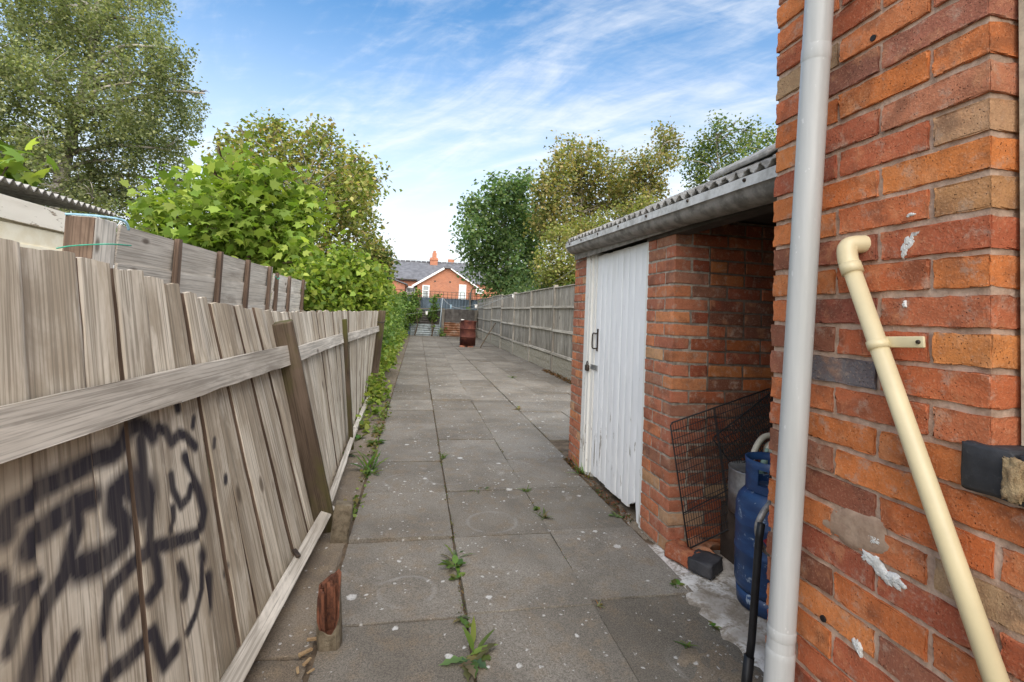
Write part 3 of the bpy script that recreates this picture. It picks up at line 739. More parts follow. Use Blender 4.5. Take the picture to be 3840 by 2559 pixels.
# door: planks, frame, ironmongery
door = part('door', *box(1.462, 1.478, 2.86, 3.70, .10, 1.78), M['frame_paint'], outh, label='white ledged plank door with flaking paint and a rotten corner')
rd = random.Random(4)
npl = 9; dy0, dy1 = 2.845, 3.735; wpl = (dy1-dy0)/npl
for i in range(npl):
    a = dy0+wpl*i; b = a+wpl-.0018
    zb = .035+rd.uniform(-.006, .006)
    if i == 0: zb = -.005
    if i == 1: zb = .055
    zt = 1.80+rd.uniform(-.003, .003)
    L = zt-zb
    V, F = rbox(.016, b-a, L, .0022, (1, 2, 22), .0003, 200+i, 8.)
    W = []
    for x, y, z in V:
        wz = z+zb+L/2; fr_ = (y/(b-a)+.5)
        if wz < zb+.12 and z < -L/2+.09: z = z+(rd.uniform(-.006, .006))+(.05*max(0, .5-abs(fr_-.5))*0)
        if i == 0 and wz < .20: y = y*(.35+.65*max(0, min(1, (wz-0)/.2)))-.006*(1-min(1, wz/.2))
        if i == 1 and wz < .13: z = z+.05*(1-fr_)*max(0, 1-(wz-zb)/.08)
        W.append((x, y, z))
    link('plank', mesh(W, F, M['door_paint'], True, 20), door, T(1.452+rd.uniform(-.001, .001), (a+b)/2, zb+L/2))
part('door_frame', *join(box(1.425, 1.52, 2.806, 2.838, -.005, 1.86), box(1.418, 1.47, 3.80, 3.838, 0, 1.88), box(1.435, 1.52, 3.742, 3.798, 0, 1.87), box(1.412, 1.46, 3.842, 3.925, 0, 1.885)), M['frame_paint'], outh)
part('door_lintel', *box(1.455, 1.53, 2.80, 3.93, 1.825, 1.87), M['dark_wood_far'], outh)
ds = part('bolt', *join(box(1.438, 1.4438, 3.668, 3.694, 1.02, 1.20)), M['steel_dark'], door)
part('handle', *tube(curve([(1.44, 3.681, 1.165), (1.425, 3.686, 1.16), (1.42, 3.735, 1.155), (1.42, 3.74, 1.05), (1.422, 3.69, 1.04), (1.44, 3.681, 1.045)], 4), .0055, 8), M['steel_dark'], door, smooth=True)
part('hasp', *join(box(1.432, 1.4385, 3.655, 3.80, .865, .905)), M['galv'], door)
V, F = rbox(.028, .05, .052, .009, (2, 2, 2), 0, 9); o = link('padlock', mesh(V, F, M['steel_dark'], True), door, T(1.405, 3.80, .872))
part('shackle', *tube(curve([(1.405, 3.815, .895), (1.405, 3.815, .915), (1.405, 3.80, .925), (1.405, 3.785, .915), (1.405, 3.785, .895)], 4), .0042, 8), M['steel_dark'], door, smooth=True)
# wall plate and roof
part('wall_plate', *join(box(1.405, 1.50, 1.275, 2.80, 1.785, 1.875), box(1.425, 1.5, 2.80, 4.24, 1.875, 1.93)), M['dark_wood_far'], outh)
SL = .46
def gut(y): return 1.945-.022*(4.14-y)            # falls towards the house
def roof_z(x, y=2.7): return gut(y)+.020+SL*(x-1.28)
def corr(x0, x1, y0, y1, amp, per, mat, name, parent, zf, nx=4, sag=0., seed=1):
    ny = int((y1-y0)/per*10); V = []; F = []; r = random.Random(seed)
    for i in range(nx+1):
        for j in range(ny+1):
            x = x0+(x1-x0)*i/nx; y = y0+(y1-y0)*j/ny
            edge = r.uniform(-.006, .006) if i == 0 else 0
            V.append((x+edge, y, zf(x, y)+amp*math.cos(2*math.pi*(y-y0)/per)))
    for i in range(nx):
        for j in range(ny):
            a = i*(ny+1)+j; F.append((a, a+ny+1, a+ny+2, a+1))
    b = len(V); V += [(x, y, z-.009) for x, y, z in V[:]]; F += [tuple(k+b for k in reversed(f)) for f in F[:]]
    for j in range(ny): F.append((j, j+1, j+1+b, j+b))
    for i in range(nx):
        F.append((i*(ny+1), b+i*(ny+1), b+(i+1)*(ny+1), (i+1)*(ny+1)))
        q = ny; F.append((i*(ny+1)+q, (i+1)*(ny+1)+q, b+(i+1)*(ny+1)+q, b+i*(ny+1)+q))
    return part(name, V, F, mat, parent, smooth=True)
corr(1.295, 2.08, 1.27, 4.15, .0155, .0745, M['roof_asbestos'], 'corrugated_sheet', outh, roof_z, 6, seed=5)
corr(2.03, 2.75, 1.27, 4.15, .0155, .0745, M['roof_asbestos'], 'corrugated_sheet', outh, lambda x, y: roof_z(x, y)+.016, 6, seed=6)
part('ceiling_boards', *box(1.5, 2.7, 1.275, 4.10, 1.895, 1.905), M['dark_wood_far'], outh)
V, F = rbox(.20, .60, .035, .015, (6, 8, 1), .003, 8, 20.)
V = [(x, y, z+.03-abs(x)*.35) for x, y, z in V]
link('ridge_cap', mesh(V, F, M['roof_asbestos'], True), outh, T(2.10, 2.78, roof_z(2.10)+.045) @ Matrix.Rotation(-.30, 4, 'Y'))
# asbestos gutter: flat lip with bolts, hollow ogee below
prof = [(.012, .0), (.0, .0), (.0, -.036), (.008, -.039), (.013, -.048), (.016, -.060), (.028, -.074), (.046, -.084), (.068, -.089), (.095, -.090)]
ysg = [4.14-(4.14-1.272)*i/30 for i in range(31)]
def gutter_strip(pr_, mat, name, parent, thick=True):
    V = []; F = []; n = len(pr_); r = random.Random(2)
    for y in ysg:
        k = 1+.25*(4.14-y)/2.87
        wob = r.uniform(-.0012, .0012)
        for a, b in pr_: V.append((1.285+a+wob, y, gut(y)+b*k+wob))
    for i in range(len(ysg)-1):
        for k in range(n-1): F.append((i*n+k, i*n+k+1, (i+1)*n+k+1, (i+1)*n+k))
    return part(name, V, F, mat, parent, smooth=False)
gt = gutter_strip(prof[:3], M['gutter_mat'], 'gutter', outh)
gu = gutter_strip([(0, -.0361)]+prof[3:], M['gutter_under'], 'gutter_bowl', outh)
for p_ in gu.data.polygons: p_.use_smooth = True
part('gutter_back', *box(1.372, 1.382, 1.275, 4.14, 1.80, 1.94), M['gutter_under'], outh)
V = [(1.285+a, 4.14, gut(4.14)+b) for a, b in prof]+[(1.375, 4.14, gut(4.14))]; V2 = [(x, y+.008, z) for x, y, z in V]; n = len(V)
part('gutter_end', V+V2, [tuple(range(n)), tuple(reversed(range(n, 2*n)))]+[(i, (i+1) % n, n+(i+1) % n, n+i) for i in range(n)], M['gutter_mat'], outh)
for y in (4.02, 3.72, 3.35, 2.98, 2.58, 2.14, 1.72):
    V, F = lathe([(.0001, .008), (.006, .007), (.0085, .003), (.009, 0)], 12)
    link('gutter_bolt', mesh(V, F, M['steel_dark'], True), gt, T(1.2845, y, gut(y)-.014) @ Matrix.Rotation(-math.pi/2, 4, 'Y'))

# ------------------------------------------------------------------ what stands in the open bay
gb = thing('gas_bottle', (1.665, 1.98, .01), 'scuffed dark blue gas bottle with a red diamond, standing in the open bay', 'gas bottle')
GBL = T(1.665, 1.98, .012)
V, F = lathe([(.0001, .06), (.13, .06), (.150, .075), (.158, .10), (.158, .235), (.1605, .24), (.1605, .25), (.158, .255), (.158, .36), (.1605, .365), (.1605, .375), (.158, .38), (.157, .44), (.148, .475), (.125, .505), (.09, .525), (.05, .535), (.0001, .538)], 40)
link('body', mesh(V, F, M['gas_blue'], True), gb, GBL)
V, F = lathe([(.140, 0), (.146, .0), (.150, .07), (.144, .07), (.140, 0)], 40); link('foot_ring', mesh(V, F, M['gas_blue'], True), gb, GBL)
# collar with hand hole
n = 40; V = []; F = []
zs = [.515, .55, .565, .605, .62, .655]
for q, rr in ((0, .118), (1, .111)):
    for z in zs:
        for k in range(n):
            t = 2*math.pi*k/n; V.append(((rr+.004*(z > .64))*math.cos(t), (rr+.004*(z > .64))*math.sin(t), z))
for i in range(len(zs)-1):
    for k in range(n):
        tt = (k+.5)/n*360
        if i in (1, 2, 3) and (195 < tt < 245 or 300 < tt < 350 or 60 < tt < 110): continue
        a = i*n+k; b = i*n+(k+1) % n; o_ = len(zs)*n
        F.append((a, b, b+n, a+n)); F.append((a+o_, a+n+o_, b+n+o_, b+o_))
for k in range(n):
    i = len(zs)-1; a = i*n+k; b = i*n+(k+1) % n; o_ = len(zs)*n; F.append((a, b, b+o_, a+o_))
link('collar', mesh(V, F, M['gas_blue'], True), gb, GBL)
V, F = join(tube([(0, 0, .53), (0, 0, .60)], .018, 14), tube([(0, 0, .585), (-.03, -.03, .585), (-.05, -.05, .585)], .012, 10)); link('valve', mesh(V, F, M['steel_dark'], True), gb, GBL)
def on_cyl(poly, r, a0):
    V = [(r*math.cos(a0+u/r), r*math.sin(a0+u/r), z) for u, z in poly]; return V, [tuple(range(len(poly)))]
for (cz, sz, nm) in ((.335, .042, 'emblem'), (.20, .03, 'emblem')):
    nn = 10; V = []; F = []
    for a in range(nn+1):
        for b in range(nn+1):
            u = (a/nn-.5)+(b/nn-.5); w = (a/nn-.5)-(b/nn-.5); ang = R(232)+u*sz/.16
            V.append((.1625*math.cos(ang), .1625*math.sin(ang), cz+w*sz*(1 if cz > .3 else .6)))
    for a in range(nn):
        for b in range(nn): i = a*(nn+1)+b; F.append((i, i+nn+1, i+nn+2, i+1))
    o = link(nm, mesh(V, F, M['gas_red'], True), gb, GBL)
gh = thing('gas_hose', (1.25, 1.6, .5), 'grey gas hose dropping from the blue bottle to a fitting at the brick corner', 'hose')
obj('hose', *tube(curve([(1.62, 1.90, .58), (1.45, 1.72, .66), (1.27, 1.52, .665), (1.205, 1.48, .64), (1.185, 1.48, .59), (1.20, 1.475, .53), (1.235, 1.46, .505)], 7), .0105, 12), M['copper_pipe'], gh, smooth=True)
obj('nut', *tube([(1.222, 1.466, .513), (1.25, 1.45, .497)], .016, 6), M['copper_pipe'], gh)
obj('tail_pipe', *tube([(1.245, 1.452, .50), (1.29, 1.42, .492), (1.40, 1.33, .49)], .0085, 10), M['copper_pipe'], gh, smooth=True)
bx = tag(obj('wooden_box', *join(box(1.72, 2.12, 2.18, 2.44, .01, .03), box(1.72, 1.74, 2.18, 2.44, .03, .285), box(2.10, 2.12, 2.18, 2.44, .03, .285), box(1.74, 2.10, 2.18, 2.20, .03, .285), box(1.74, 2.10, 2.42, 2.44, .03, .285), box(1.72, 2.12, 2.18, 2.44, .2851, .297)), M['box_dark']), 'dark wooden box in the shadow under the galvanised can', 'box')
cn = thing('galvanised_can', (1.83, 2.28, .298), 'ribbed galvanised can with a pierced top behind the blue gas bottle', 'can')
CL = T(1.825, 2.28, .298)
V, F = lathe([(.0001, .003), (.142, .003), (.146, 0), (.146, .10), (.1485, .105), (.146, .11), (.1485, .118), (.146, .123), (.1485, .131), (.146, .136), (.146, .215), (.149, .222), (.146, .226), (.139, .216), (.0001, .216)], 36)
link('body', mesh(V, F, M['galv'], True), cn, CL)
for k in range(9):
    a = R(190+k*20); V, F = lathe([(.0001, .0), (.008, 0)], 8)
    link('hole', mesh([(x, y, z+.0005) for x, y, z in V], F, M['black_plastic']), cn, CL @ T(.115*math.cos(a), .115*math.sin(a), .217))
tr = thing('cream_hose_reel', (1.86, 2.25, .515), 'cream plastic reel with a round knob lying on the galvanised can', 'reel')
obj('loop', *tube(curve([(1.765, 2.25, .518), (1.755, 2.25, .57), (1.80, 2.26, .66), (1.86, 2.27, .70), (1.95, 2.28, .685), (1.97, 2.28, .60), (1.90, 2.25, .53)], 6), .015, 8), M['cream_tool'], tr, smooth=True)
V, F = lathe([(.0001, .02), (.012, .02), (.013, .014), (.05, .014), (.055, .008), (.055, -.02), (.0001, -.02)], 26)
link('knob', mesh(V, F, M['cream_tool'], True), tr, T(1.885, 2.235, .625) @ Matrix.Rotation(R(80), 4, 'X'))
obj('spindle', *tube([(1.885, 2.245, .625), (1.89, 2.285, .64)], .012, 8), M['cream_tool'], tr)
tag(obj('green_tube', *join(tube([(1.805, 2.235, .516), (1.812, 2.215, .60), (1.813, 2.212, .625)], [.018, .018, .011], 14), tube([(1.813, 2.212, .625), (1.815, 2.208, .65)], .009, 12)), M['green_tube'], smooth=True), 'slim pale green tube propped on top of the galvanised can', 'tube')
def crate_panel(name, TL, TR_, BL, BR, nv, nh, label, extra=True):
    t = thing(name, BL, label, 'wire panel'); TL, TR_, BL, BR = map(Vector, (TL, TR_, BL, BR))
    loop = [TL, TR_, BR, BL]; pts = []
    for i in range(4):
        a = loop[i]; b = loop[(i+1) % 4]; d = (b-a).normalized()
        pts += [a+d*.012, b-d*.012]
    obj('frame', *tube(pts+[pts[0], pts[1]], .0042, 8), M['wire_black'], t, smooth=True)
    parts = []
    for i in range(1, nv): f = i/nv; parts.append(tube([TL+(TR_-TL)*f, BL+(BR-BL)*f], .0019, 4, False))
    for i in range(1, nh): f = i/nh; parts.append(tube([TL+(BL-TL)*f, TR_+(BR-TR_)*f], .0022, 4, False))
    w = obj('wire_mesh', *join(*parts), M['wire_black'], t); w['kind'] = 'stuff'
    if extra:
        obj('cross_bar', *tube([TL+(BL-TL)*.72, TR_+(BR-TR_)*.66], .0035, 6), M['wire_black'], t)
        obj('cross_bar', *tube([TL+(TR_-TL)*.42, BL+(BR-BL)*.42], .0035, 6), M['wire_black'], t)
crate_panel('crate_panel', (1.375, 2.405, .735), (2.04, 2.462, .925), (1.476, 2.36, .086), (2.10, 2.40, .30), 44, 15, 'large black wire crate panel leaning against the brick corner of the bay')
crate_panel('crate_panel', (1.665, 2.455, .64), (2.18, 2.47, .99), (1.90, 2.43, .36), (2.36, 2.45, .66), 30, 8, 'smaller dark wire panel tilted behind the large crate panel', False)
def loose_brick(loc, rz, size, col, label, seed, mat='brick', chew=0., tilt=(0, 0)):
    V, F = rbox(*size, .008, (5, 4, 3), .004, seed, 30.); r = random.Random(seed)
    if chew:
        W = []
        for x, y, z in V:
            f = max(0, x/size[0]+.1)*chew
            W.append((x-f*.05*(1+math.sin(y*60+z*40)), y+f*.02*math.sin(x*70), z-f*.035*(z > 0)*(1+math.sin(x*50+y*33))))
        V = W
    o = link('loose_brick', mesh(V, F, M[mat], True), None, T(*loc) @ Matrix.Rotation(rz, 4, 'Z') @ Matrix.Rotation(tilt[0], 4, 'X') @ Matrix.Rotation(tilt[1], 4, 'Y'))
    o.color = (*col, 1); return tag(o, label, 'brick', 'loose bricks in the bay')
loose_brick((1.475, 2.395, .046), .35, (.115, .17, .072), (.36, .11, .055), 'loose red brick under the corner of the wire panel', 5, chew=.35)
loose_brick((1.605, 2.40, .050), -.5, (.15, .12, .080), (.48, .22, .12), 'broken pinkish brick lying beside the dark box', 6, chew=1.)
loose_brick((1.525, 2.285, .045), .62, (.15, .125, .068), (.05, .05, .05), 'black brick lying on the whitewashed floor', 7, mat='blue_brick')

# ------------------------------------------------------------------ leaning board fence on the left
def lerp(tab, x):
    if x <= tab[0][0]: return tab[0][1]
    for (a, p), (b, q) in zip(tab, tab[1:]):
        if x <= b: return p+(q-p)*(x-a)/(b-a)
    return tab[-1][1]
BASE = [(.3, -.642), (2.98, -.487), (4.56, -.565), (7.3, -.640)]       # x of the foot
LEAN = [(.3, -.20), (2.98, -.20), (3.4, -.185), (4.56, -.115), (7.3, .075)]
RAKE = [(1.0, -.10), (1.6, -.06), (1.9, .04), (2.1, .15), (2.4, .22), (2.98, .25), (4.5, .12), (7.3, -.02)]
TOPZ = [(.5, 1.43), (1.19, 1.395), (1.79, 1.335), (2.1, 1.28), (2.8, 1.243), (7.3, 1.245)]
def fp(y, z, off=0.):
    "point of the fence face: y measured at z = 1, off = proud of the face"
    yy = y+lerp(RAKE, y)*(1.-z)/.92
    x = lerp(BASE, yy)+lerp(LEAN, y)*z
    return Vector((x+off, yy, z))
fence = thing('leaning_fence', (-.6, 3.0, 0), 'weathered grey-brown board fence leaning away from the path, black graffiti on its near boards', 'fence')
STROKES = [(0.026, [(1.112, 0.821), (1.111, 0.839), (1.128, 0.852), (1.161, 0.856), (1.207, 0.869), (1.245, 0.87), (1.303, 0.875), (1.361, 0.882), (1.437, 0.877), (1.476, 0.894), (1.497, 0.923), (1.529, 0.93), (1.566, 0.916), (1.592, 0.884)]), (0.018, [(1.622, 0.898), (1.664, 0.882), (1.683, 0.841), (1.727, 0.855), (1.776, 0.837), (1.82, 0.79)]), (0.028, [(1.155, 0.769), (1.166, 0.785), (1.206, 0.786), (1.252, 0.797), (1.306, 0.803), (1.357, 0.797)]), (0.034, [(1.477, 0.798), (1.424, 0.78), (1.415, 0.738), (1.441, 0.695), (1.426, 0.66), (1.377, 0.648), (1.329, 0.655), (1.28, 0.668)]), (0.02, [(1.543, 0.886), (1.536, 0.818), (1.53, 0.76), (1.491, 0.726)]), (0.053, [(1.488, 0.78), (1.526, 0.742), (1.513, 0.718)]), (0.016, [(1.556, 0.731), (1.536, 0.679), (1.523, 0.625)]), (0.021, [(1.296, 0.811), (1.291, 0.756), (1.261, 0.706), (1.239, 0.67), (1.191, 0.644), (1.148, 0.598), (1.121, 0.555), (1.114, 0.537)]), (0.019, [(1.092, 0.743), (1.098, 0.706), (1.139, 0.696), (1.173, 0.695)]), (0.014, [(1.138, 0.686), (1.114, 0.662), (1.087, 0.613)]), (0.015, [(1.659, 0.747), (1.658, 0.704), (1.683, 0.645), (1.727, 0.656), (1.746, 0.683)]), (0.021, [(1.739, 0.778), (1.767, 0.722), (1.805, 0.65), (1.819, 0.573), (1.796, 0.535), (1.737, 0.532), (1.622, 0.563), (1.532, 0.591), (1.461, 0.592), (1.408, 0.578), (1.367, 0.57), (1.342, 0.542), (1.327, 0.496)]), (0.02, [(1.519, 0.607), (1.536, 0.539), (1.533, 0.491), (1.489, 0.477)]), (0.021, [(1.64, 0.48), (1.656, 0.428), (1.638, 0.4)]), (0.031, [(1.762, 0.457), (1.769, 0.442)]), (0.024, [(1.794, 0.364), (1.77, 0.283)]), (0.013, [(1.746, 0.442), (1.725, 0.367), (1.678, 0.317), (1.63, 0.294)]), (0.021, [(1.312, 0.394), (1.387, 0.382), (1.484, 0.389), (1.495, 0.334), (1.508, 0.286), (1.563, 0.292)]), (0.024, [(1.44, 0.497), (1.399, 0.472)]), (0.016, [(1.908, 0.339), (1.895, 0.328)]), (0.013, [(1.977, 0.634), (1.973, 0.619)]), (0.016, [(1.736, 0.951), (1.737, 0.933)]), (0.011, [(1.835, 0.883), (1.822, 0.856)]), (0.01, [(1.939, 0.783), (1.929, 0.759)]), (0.016, [(1.245, 0.534), (1.216, 0.515), (1.186, 0.482)]), (0.014, [(1.646, 0.654), (1.638, 0.625), (1.614, 0.604)])]
segs = []
for w, P in STROKES:
    for a, b in zip(P, P[1:]): segs.append((a[0], a[1], b[0], b[1], w*1.08))
SG = np.array(segs)
def paint_at(y, z):
    dx = SG[:, 2]-SG[:, 0]; dz = SG[:, 3]-SG[:, 1]; L = dx*dx+dz*dz+1e-9
    t = np.clip(((y-SG[:, 0])*dx+(z-SG[:, 1])*dz)/L, 0, 1)
    d = np.hypot(y-(SG[:, 0]+t*dx), z-(SG[:, 1]+t*dz))/SG[:, 4]
    k = d.min()
    return max(0., min(1., (1.38-k)/.78))
rf = random.Random(31)
def board(y0, y1, off, dense):
    zt0 = lerp(TOPZ, y0)+rf.uniform(-.007, .007); zb = .045+rf.uniform(-.01, .01)
    nz = 150 if dense else 14; ny = 22 if dense else 4
    th = .012; V = []; F = []; col = []
    ph = [rf.uniform(0, 6) for _ in range(4)]; cup = rf.uniform(-.0025, .003)
    tw = rf.uniform(-.006, .006)
    for side in (0, 1):
        for k in range(nz+1):
            f = k/nz
            for i in range(ny+1):
                g = i/ny
                ztop = zt0+.003*math.sin(g*5+ph[0])+.0008*math.sin(g*21+ph[1])
                z = zb+(ztop-zb)*f
                e = .0016*math.sin(f*17+ph[2])+.001*math.sin(f*41+ph[3])
                y = y0+(y1-y0)*g+e*(1 if i in (0, ny) else 0)
                o = off+cup*(1-4*(g-.5)**2)+tw*(f-.5)+(.006*(g-.5))-(.0035*(abs(g-.5) > .48))
                V.append(fp(y, z, o if side else o-th)); 
                col.append(paint_at(V[-1].y, z) if (dense and side) else 0.)
    n = ny+1; o_ = (nz+1)*n; EDG = []
    for k in range(nz):
        for i in range(ny):
            a = k*n+i; F.append((a, a+n, a+n+1, a+1)); F.append((a+o_, a+o_+1, a+o_+n+1, a+o_+n))
        a = k*n; F.append((a, a+o_, a+o_+n, a+n)); EDG.append(len(F)-1); a = k*n+ny; F.append((a, a+n, a+o_+n, a+o_)); EDG.append(len(F)-1)
    for i in range(ny):
        a = i; F.append((a, a+1, a+o_+1, a+o_)); a = nz*n+i; F.append((a, a+o_, a+o_+1, a+1))
    # local frame: Z along the board so the grain runs with it
    m, L = aim(fp((y0+y1)/2, zb), fp((y0+y1)/2, zt0), (0, 1, 0)); mi = m.inverted()
    me = mesh([mi @ v for v in V], F, M['fence_wood_paint' if dense else 'fence_wood'], True)
    me.set_sharp_from_angle(angle=R(40)); me.materials.append(M['batten_wood'])      # dark brown edges stand in for the shade in the gaps
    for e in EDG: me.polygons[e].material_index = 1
    if dense:
        at_ = me.attributes.new('paint', 'FLOAT', 'POINT'); at_.data.foreach_set('value', col)
    return link('board', me, fence, m)
edges = [.66, .85, 1.03, 1.205, 1.375, 1.512, 1.645, 1.775, 1.885, 1.998, 2.105, 2.215, 2.335, 2.44, 2.55, 2.665, 2.785]
for i, (a, b) in enumerate(zip(edges, edges[1:])):
    gap = (.002, .002, .012, .002, .024, .002, .020, .020, .028, .016, .028, .014, .030, .014, .028, .018)[i]
    board(a+gap*.3, b-gap*.7, (.002, .002, .002, -.004, -.004, .003, .003, -.004, .004, -.003, .005, -.005, .005, -.004, .005, -.004)[i], i < 11)
def backing(y):           # dark strip added behind an open joint so the gap reads as shade
    plank('dark_gap_strip', fp(y-.008, .10, -.036), fp(y-.008, lerp(TOPZ, y)-.03, -.036), .085, .012, (0, 1, 0), M['batten_wood'], fence, seg=4)
for y in (1.205, 1.512, 1.775, 1.885, 1.998, 2.105, 2.215, 2.335, 2.44, 2.55, 2.665): backing(y)
y = 2.80
while y < 7.22:
    w = rf.uniform(.105, .135); g = .026 if rf.random() < .4 else .008
    board(y+g/2, min(y+w, 7.24)-g/2, .004 if rf.random() < .5 else -.004, False); y += w
    if g > .01: backing(min(y, 7.2))
def fplank(name, ya, yb, z0, z1, off, th, mat, seg=8, **k):
    zc = (z0+z1)/2; a = fp(ya, zc, off); b = fp(yb, zc, off)
    return plank(name, a, b, z1-z0, th, Vector((lerp(LEAN, ya), 0, 1)), M[mat], fence, seg=seg, **k)
fplank('rail', .62, 2.74, .962, 1.066, .030, .036, 'rail_wood', 16, noise=.0022)
fplank('rail', 2.90, 4.50, .965, 1.045, .026, .034, 'rail_wood', 10, noise=.002)
fplank('rail', 4.50, 7.15, .955, 1.035, .026, .034, 'rail_wood', 10, noise=.002)
a = Vector((-.545, 1.50, .045)); b = Vector((-.470, 3.03, .065))
plank('bottom_rail', a, b, .118, .062, (.55, 0, 1), M['rail_wood'], fence, seg=12, noise=.0022, r=.005)
plank('bottom_rail', (-.555, .62, .05), (-.548, 1.46, .05), .1, .04, (.35, 0, 1), M['rail_wood'], fence, seg=8)
plank('bottom_rail', (-.478, 3.12, .055), (-.545, 4.9, .065), .10, .04, (.32, 0, 1), M['rail_wood'], fence, seg=10, noise=.002)
plank('bottom_rail', (-.55, 4.95, .06), (-.60, 7.1, .06), .10, .04, (.2, 0, 1), M['rail_wood'], fence, seg=10)
plank('post', (-.425, 3.0, -.12), (-.710, 2.745, 1.19), .112, .085, (1, .25, 0), M['post_wood'], fence, r=.006, seg=10)
plank('post', (-.595, 7.32, -.1), (-.505, 7.22, 1.255), .10, .10, (1, 0, 0), M['post_wood'], fence, r=.006, seg=10)
plank('support_lath', (-.515, 4.60, -.06), (-.640, 4.52, 1.175), .036, .045, (1, 0, 0), M['post_wood'], fence, r=.003, seg=8)
V, F = rbox(.02, .075, .012, .003, (1, 2, 1), .001, 4); link('bracket', mesh(V, F, M['steel_dark'], True), fence, T(-.497, 2.44, .125) @ Matrix.Rotation(.5, 4, 'Z'))
obj('tie_wire', *tube(curve([(-.585, 7.16, 1.10), (-.52, 7.15, 1.085), (-.455, 7.17, 1.10), (-.45, 7.29, 1.12)], 5), .005, 6), M['wire_black'], fence, smooth=True)

# broken stumps in the concrete edge
s1 = tag(link('post_stump', mesh(*rbox(.095, .075, .30, .008, (4, 3, 6), .004, 77, 40.), M['stump_concrete'], True), None, T(-.352, 2.84, .045) @ Matrix.Rotation(.06, 4, 'Y')), 'short square post stub beside the foot of the leaning post', 'stump')
s2 = thing('broken_post', (-.30, 1.95, 0), 'broken wooden post stump split open to red-brown rot at the path edge', 'stump')
def stumpy(r0, zt, hole):
    n = 20; V = []; F = []; r = random.Random(13); zs = [-.08, 0, .06, .12, .17, 1]
    sq = lambda t: 1/max(abs(math.cos(t)), abs(math.sin(t)))**.75
    top = [zt(2*math.pi*k/n)+r.uniform(-.012, .012) for k in range(n)]
    for z in zs:
        for k in range(n):
            t = 2*math.pi*k/n; rr = r0*sq(t)+r.uniform(-.002, .002); q = min(1, max(0, z/.2))
            V.append((rr*math.cos(t), rr*math.sin(t), top[k] if z == 1 else min(z, top[k]-.004)))
    for i in range(len(zs)-1):
        for k in range(n): F.append((i*n+k, i*n+(k+1) % n, (i+1)*n+(k+1) % n, (i+1)*n+k))
    b = (len(zs)-1)*n; c = len(V)
    for k in range(n): t = 2*math.pi*k/n; rr = r0*.80*sq(t); V.append((rr*math.cos(t), rr*math.sin(t), top[k]-.008))
    for k in range(n): t = 2*math.pi*k/n; rr = r0*.6*sq(t); V.append((rr*math.cos(t), rr*math.sin(t), .03))
    V.append((0, 0, .02))
    for k in range(n):
        F.append((b+k, b+(k+1) % n, c+(k+1) % n, c+k)); F.append((c+k, c+(k+1) % n, c+n+(k+1) % n, c+n+k)); F.append((c+n+k, c+n+(k+1) % n, c+2*n))
    return V, F
V, F = stumpy(.043, lambda t: .205+.05*math.sin(t+.5)-.10*max(0, math.cos(t+1.4)), True)
SM = T(-.262, 1.985, 0) @ Matrix.Rotation(.10, 4, 'X') @ Matrix.Rotation(-.06, 4, 'Y')
o = link('shell', mesh(V, F, M['stump_concrete'], False), s2, SM); o.data.materials.append(M['broken_wood_red'])
for p_ in o.data.polygons:
    if max(p_.vertices) >= 6*20: p_.material_index = 1
for k in range(9):
    t = R(60+k*22); x, y = .031*math.cos(t), .031*math.sin(t)
    V, F = rbox(.012, .006, .20+.015*(k % 3), .002, (1, 1, 4), .002, k, 60.)
    link('splinter', mesh(V, F, M['broken_wood_red'], True), s2, SM @ T(x, y, .105+.012*(k % 2)) @ Matrix.Rotation(t+math.pi/2, 4, 'Z'))
rr_ = random.Random(3)
for i, (x, y, s, lb) in enumerate(((-.338, 1.93, .022, 'largest tan splinter of rotten wood left of the broken post stump'), (-.322, 1.88, .018, 'tan splinter just in front of the largest splinter by the broken post'), (-.345, 1.84, .014, 'short splinter lying furthest left of the broken post stump'), (-.33, 2.0, .016, 'splinter tucked behind the largest one beside the broken post'), (-.30, 1.83, .012, 'tiny splinter nearest the camera in front of the broken post'))):
    V, F = rbox(s*2.2, s*.6, s*.3, s*.1, (2, 2, 2), s*.08, 300+i, 60.)
    tag(link('wood_chip', mesh(V, F, M['foam_tan'], False), None, T(x, y, .008) @ Matrix.Rotation(rr_.uniform(0, 3), 4, 'Z') @ Matrix.Rotation(rr_.uniform(-.3, .3), 4, 'X')), lb, 'wood chip', 'rotten crumbs round the stump')

# ------------------------------------------------------------------ neighbour's overlapped-plank fence
NX = -1.5
nf = thing('neighbour_fence', (NX, 4.2, 0), 'grey fence of wide horizontal planks rising behind the leaning fence', 'fence')
def npost(y, zt, w=.16):
    return plank('post', (NX-.06, y, -.05), (NX-.06, y, zt), .12, w, (1, 0, 0), M['nbr_wood'], nf, r=.004, seg=10)
p_ = npost(2.64, 1.655); 
plank('post_face', (NX-.06, 2.557, 1.0), (NX-.06, 2.557, 1.650), .118, .006, (1, 0, 0), M['batten_wood'], nf, seg=4)
npost(5.30, 1.665, .10)
rn = random.Random(8)
for (ya, yb, zt) in ((2.73, 5.24, 1.645), (5.36, 7.2, 1.60)):
    nrow = 8; hh = .205
    for q in range(nrow):
        z1 = zt-q*(hh-.018); z0 = z1-hh
        plank('plank', (NX+.0+rn.uniform(-.003, .003), ya, (z0+z1)/2+rn.uniform(-.004, .004)), (NX+rn.uniform(-.003, .003), yb, (z0+z1)/2+rn.uniform(-.004, .004)), hh, .013, (.07, 0, 1), M['nbr_wood'], nf, seg=14, noise=.0016)
    ybs = (3.29, 3.93, 4.53, 5.16) if ya < 5 else (5.42, 5.92, 6.6)
    for yb_ in ybs: plank('batten', (NX+.028, yb_, .25), (NX+.028, yb_, zt+.012), .03, .042, (1, 0, 0), M['batten_wood'], nf, seg=6)
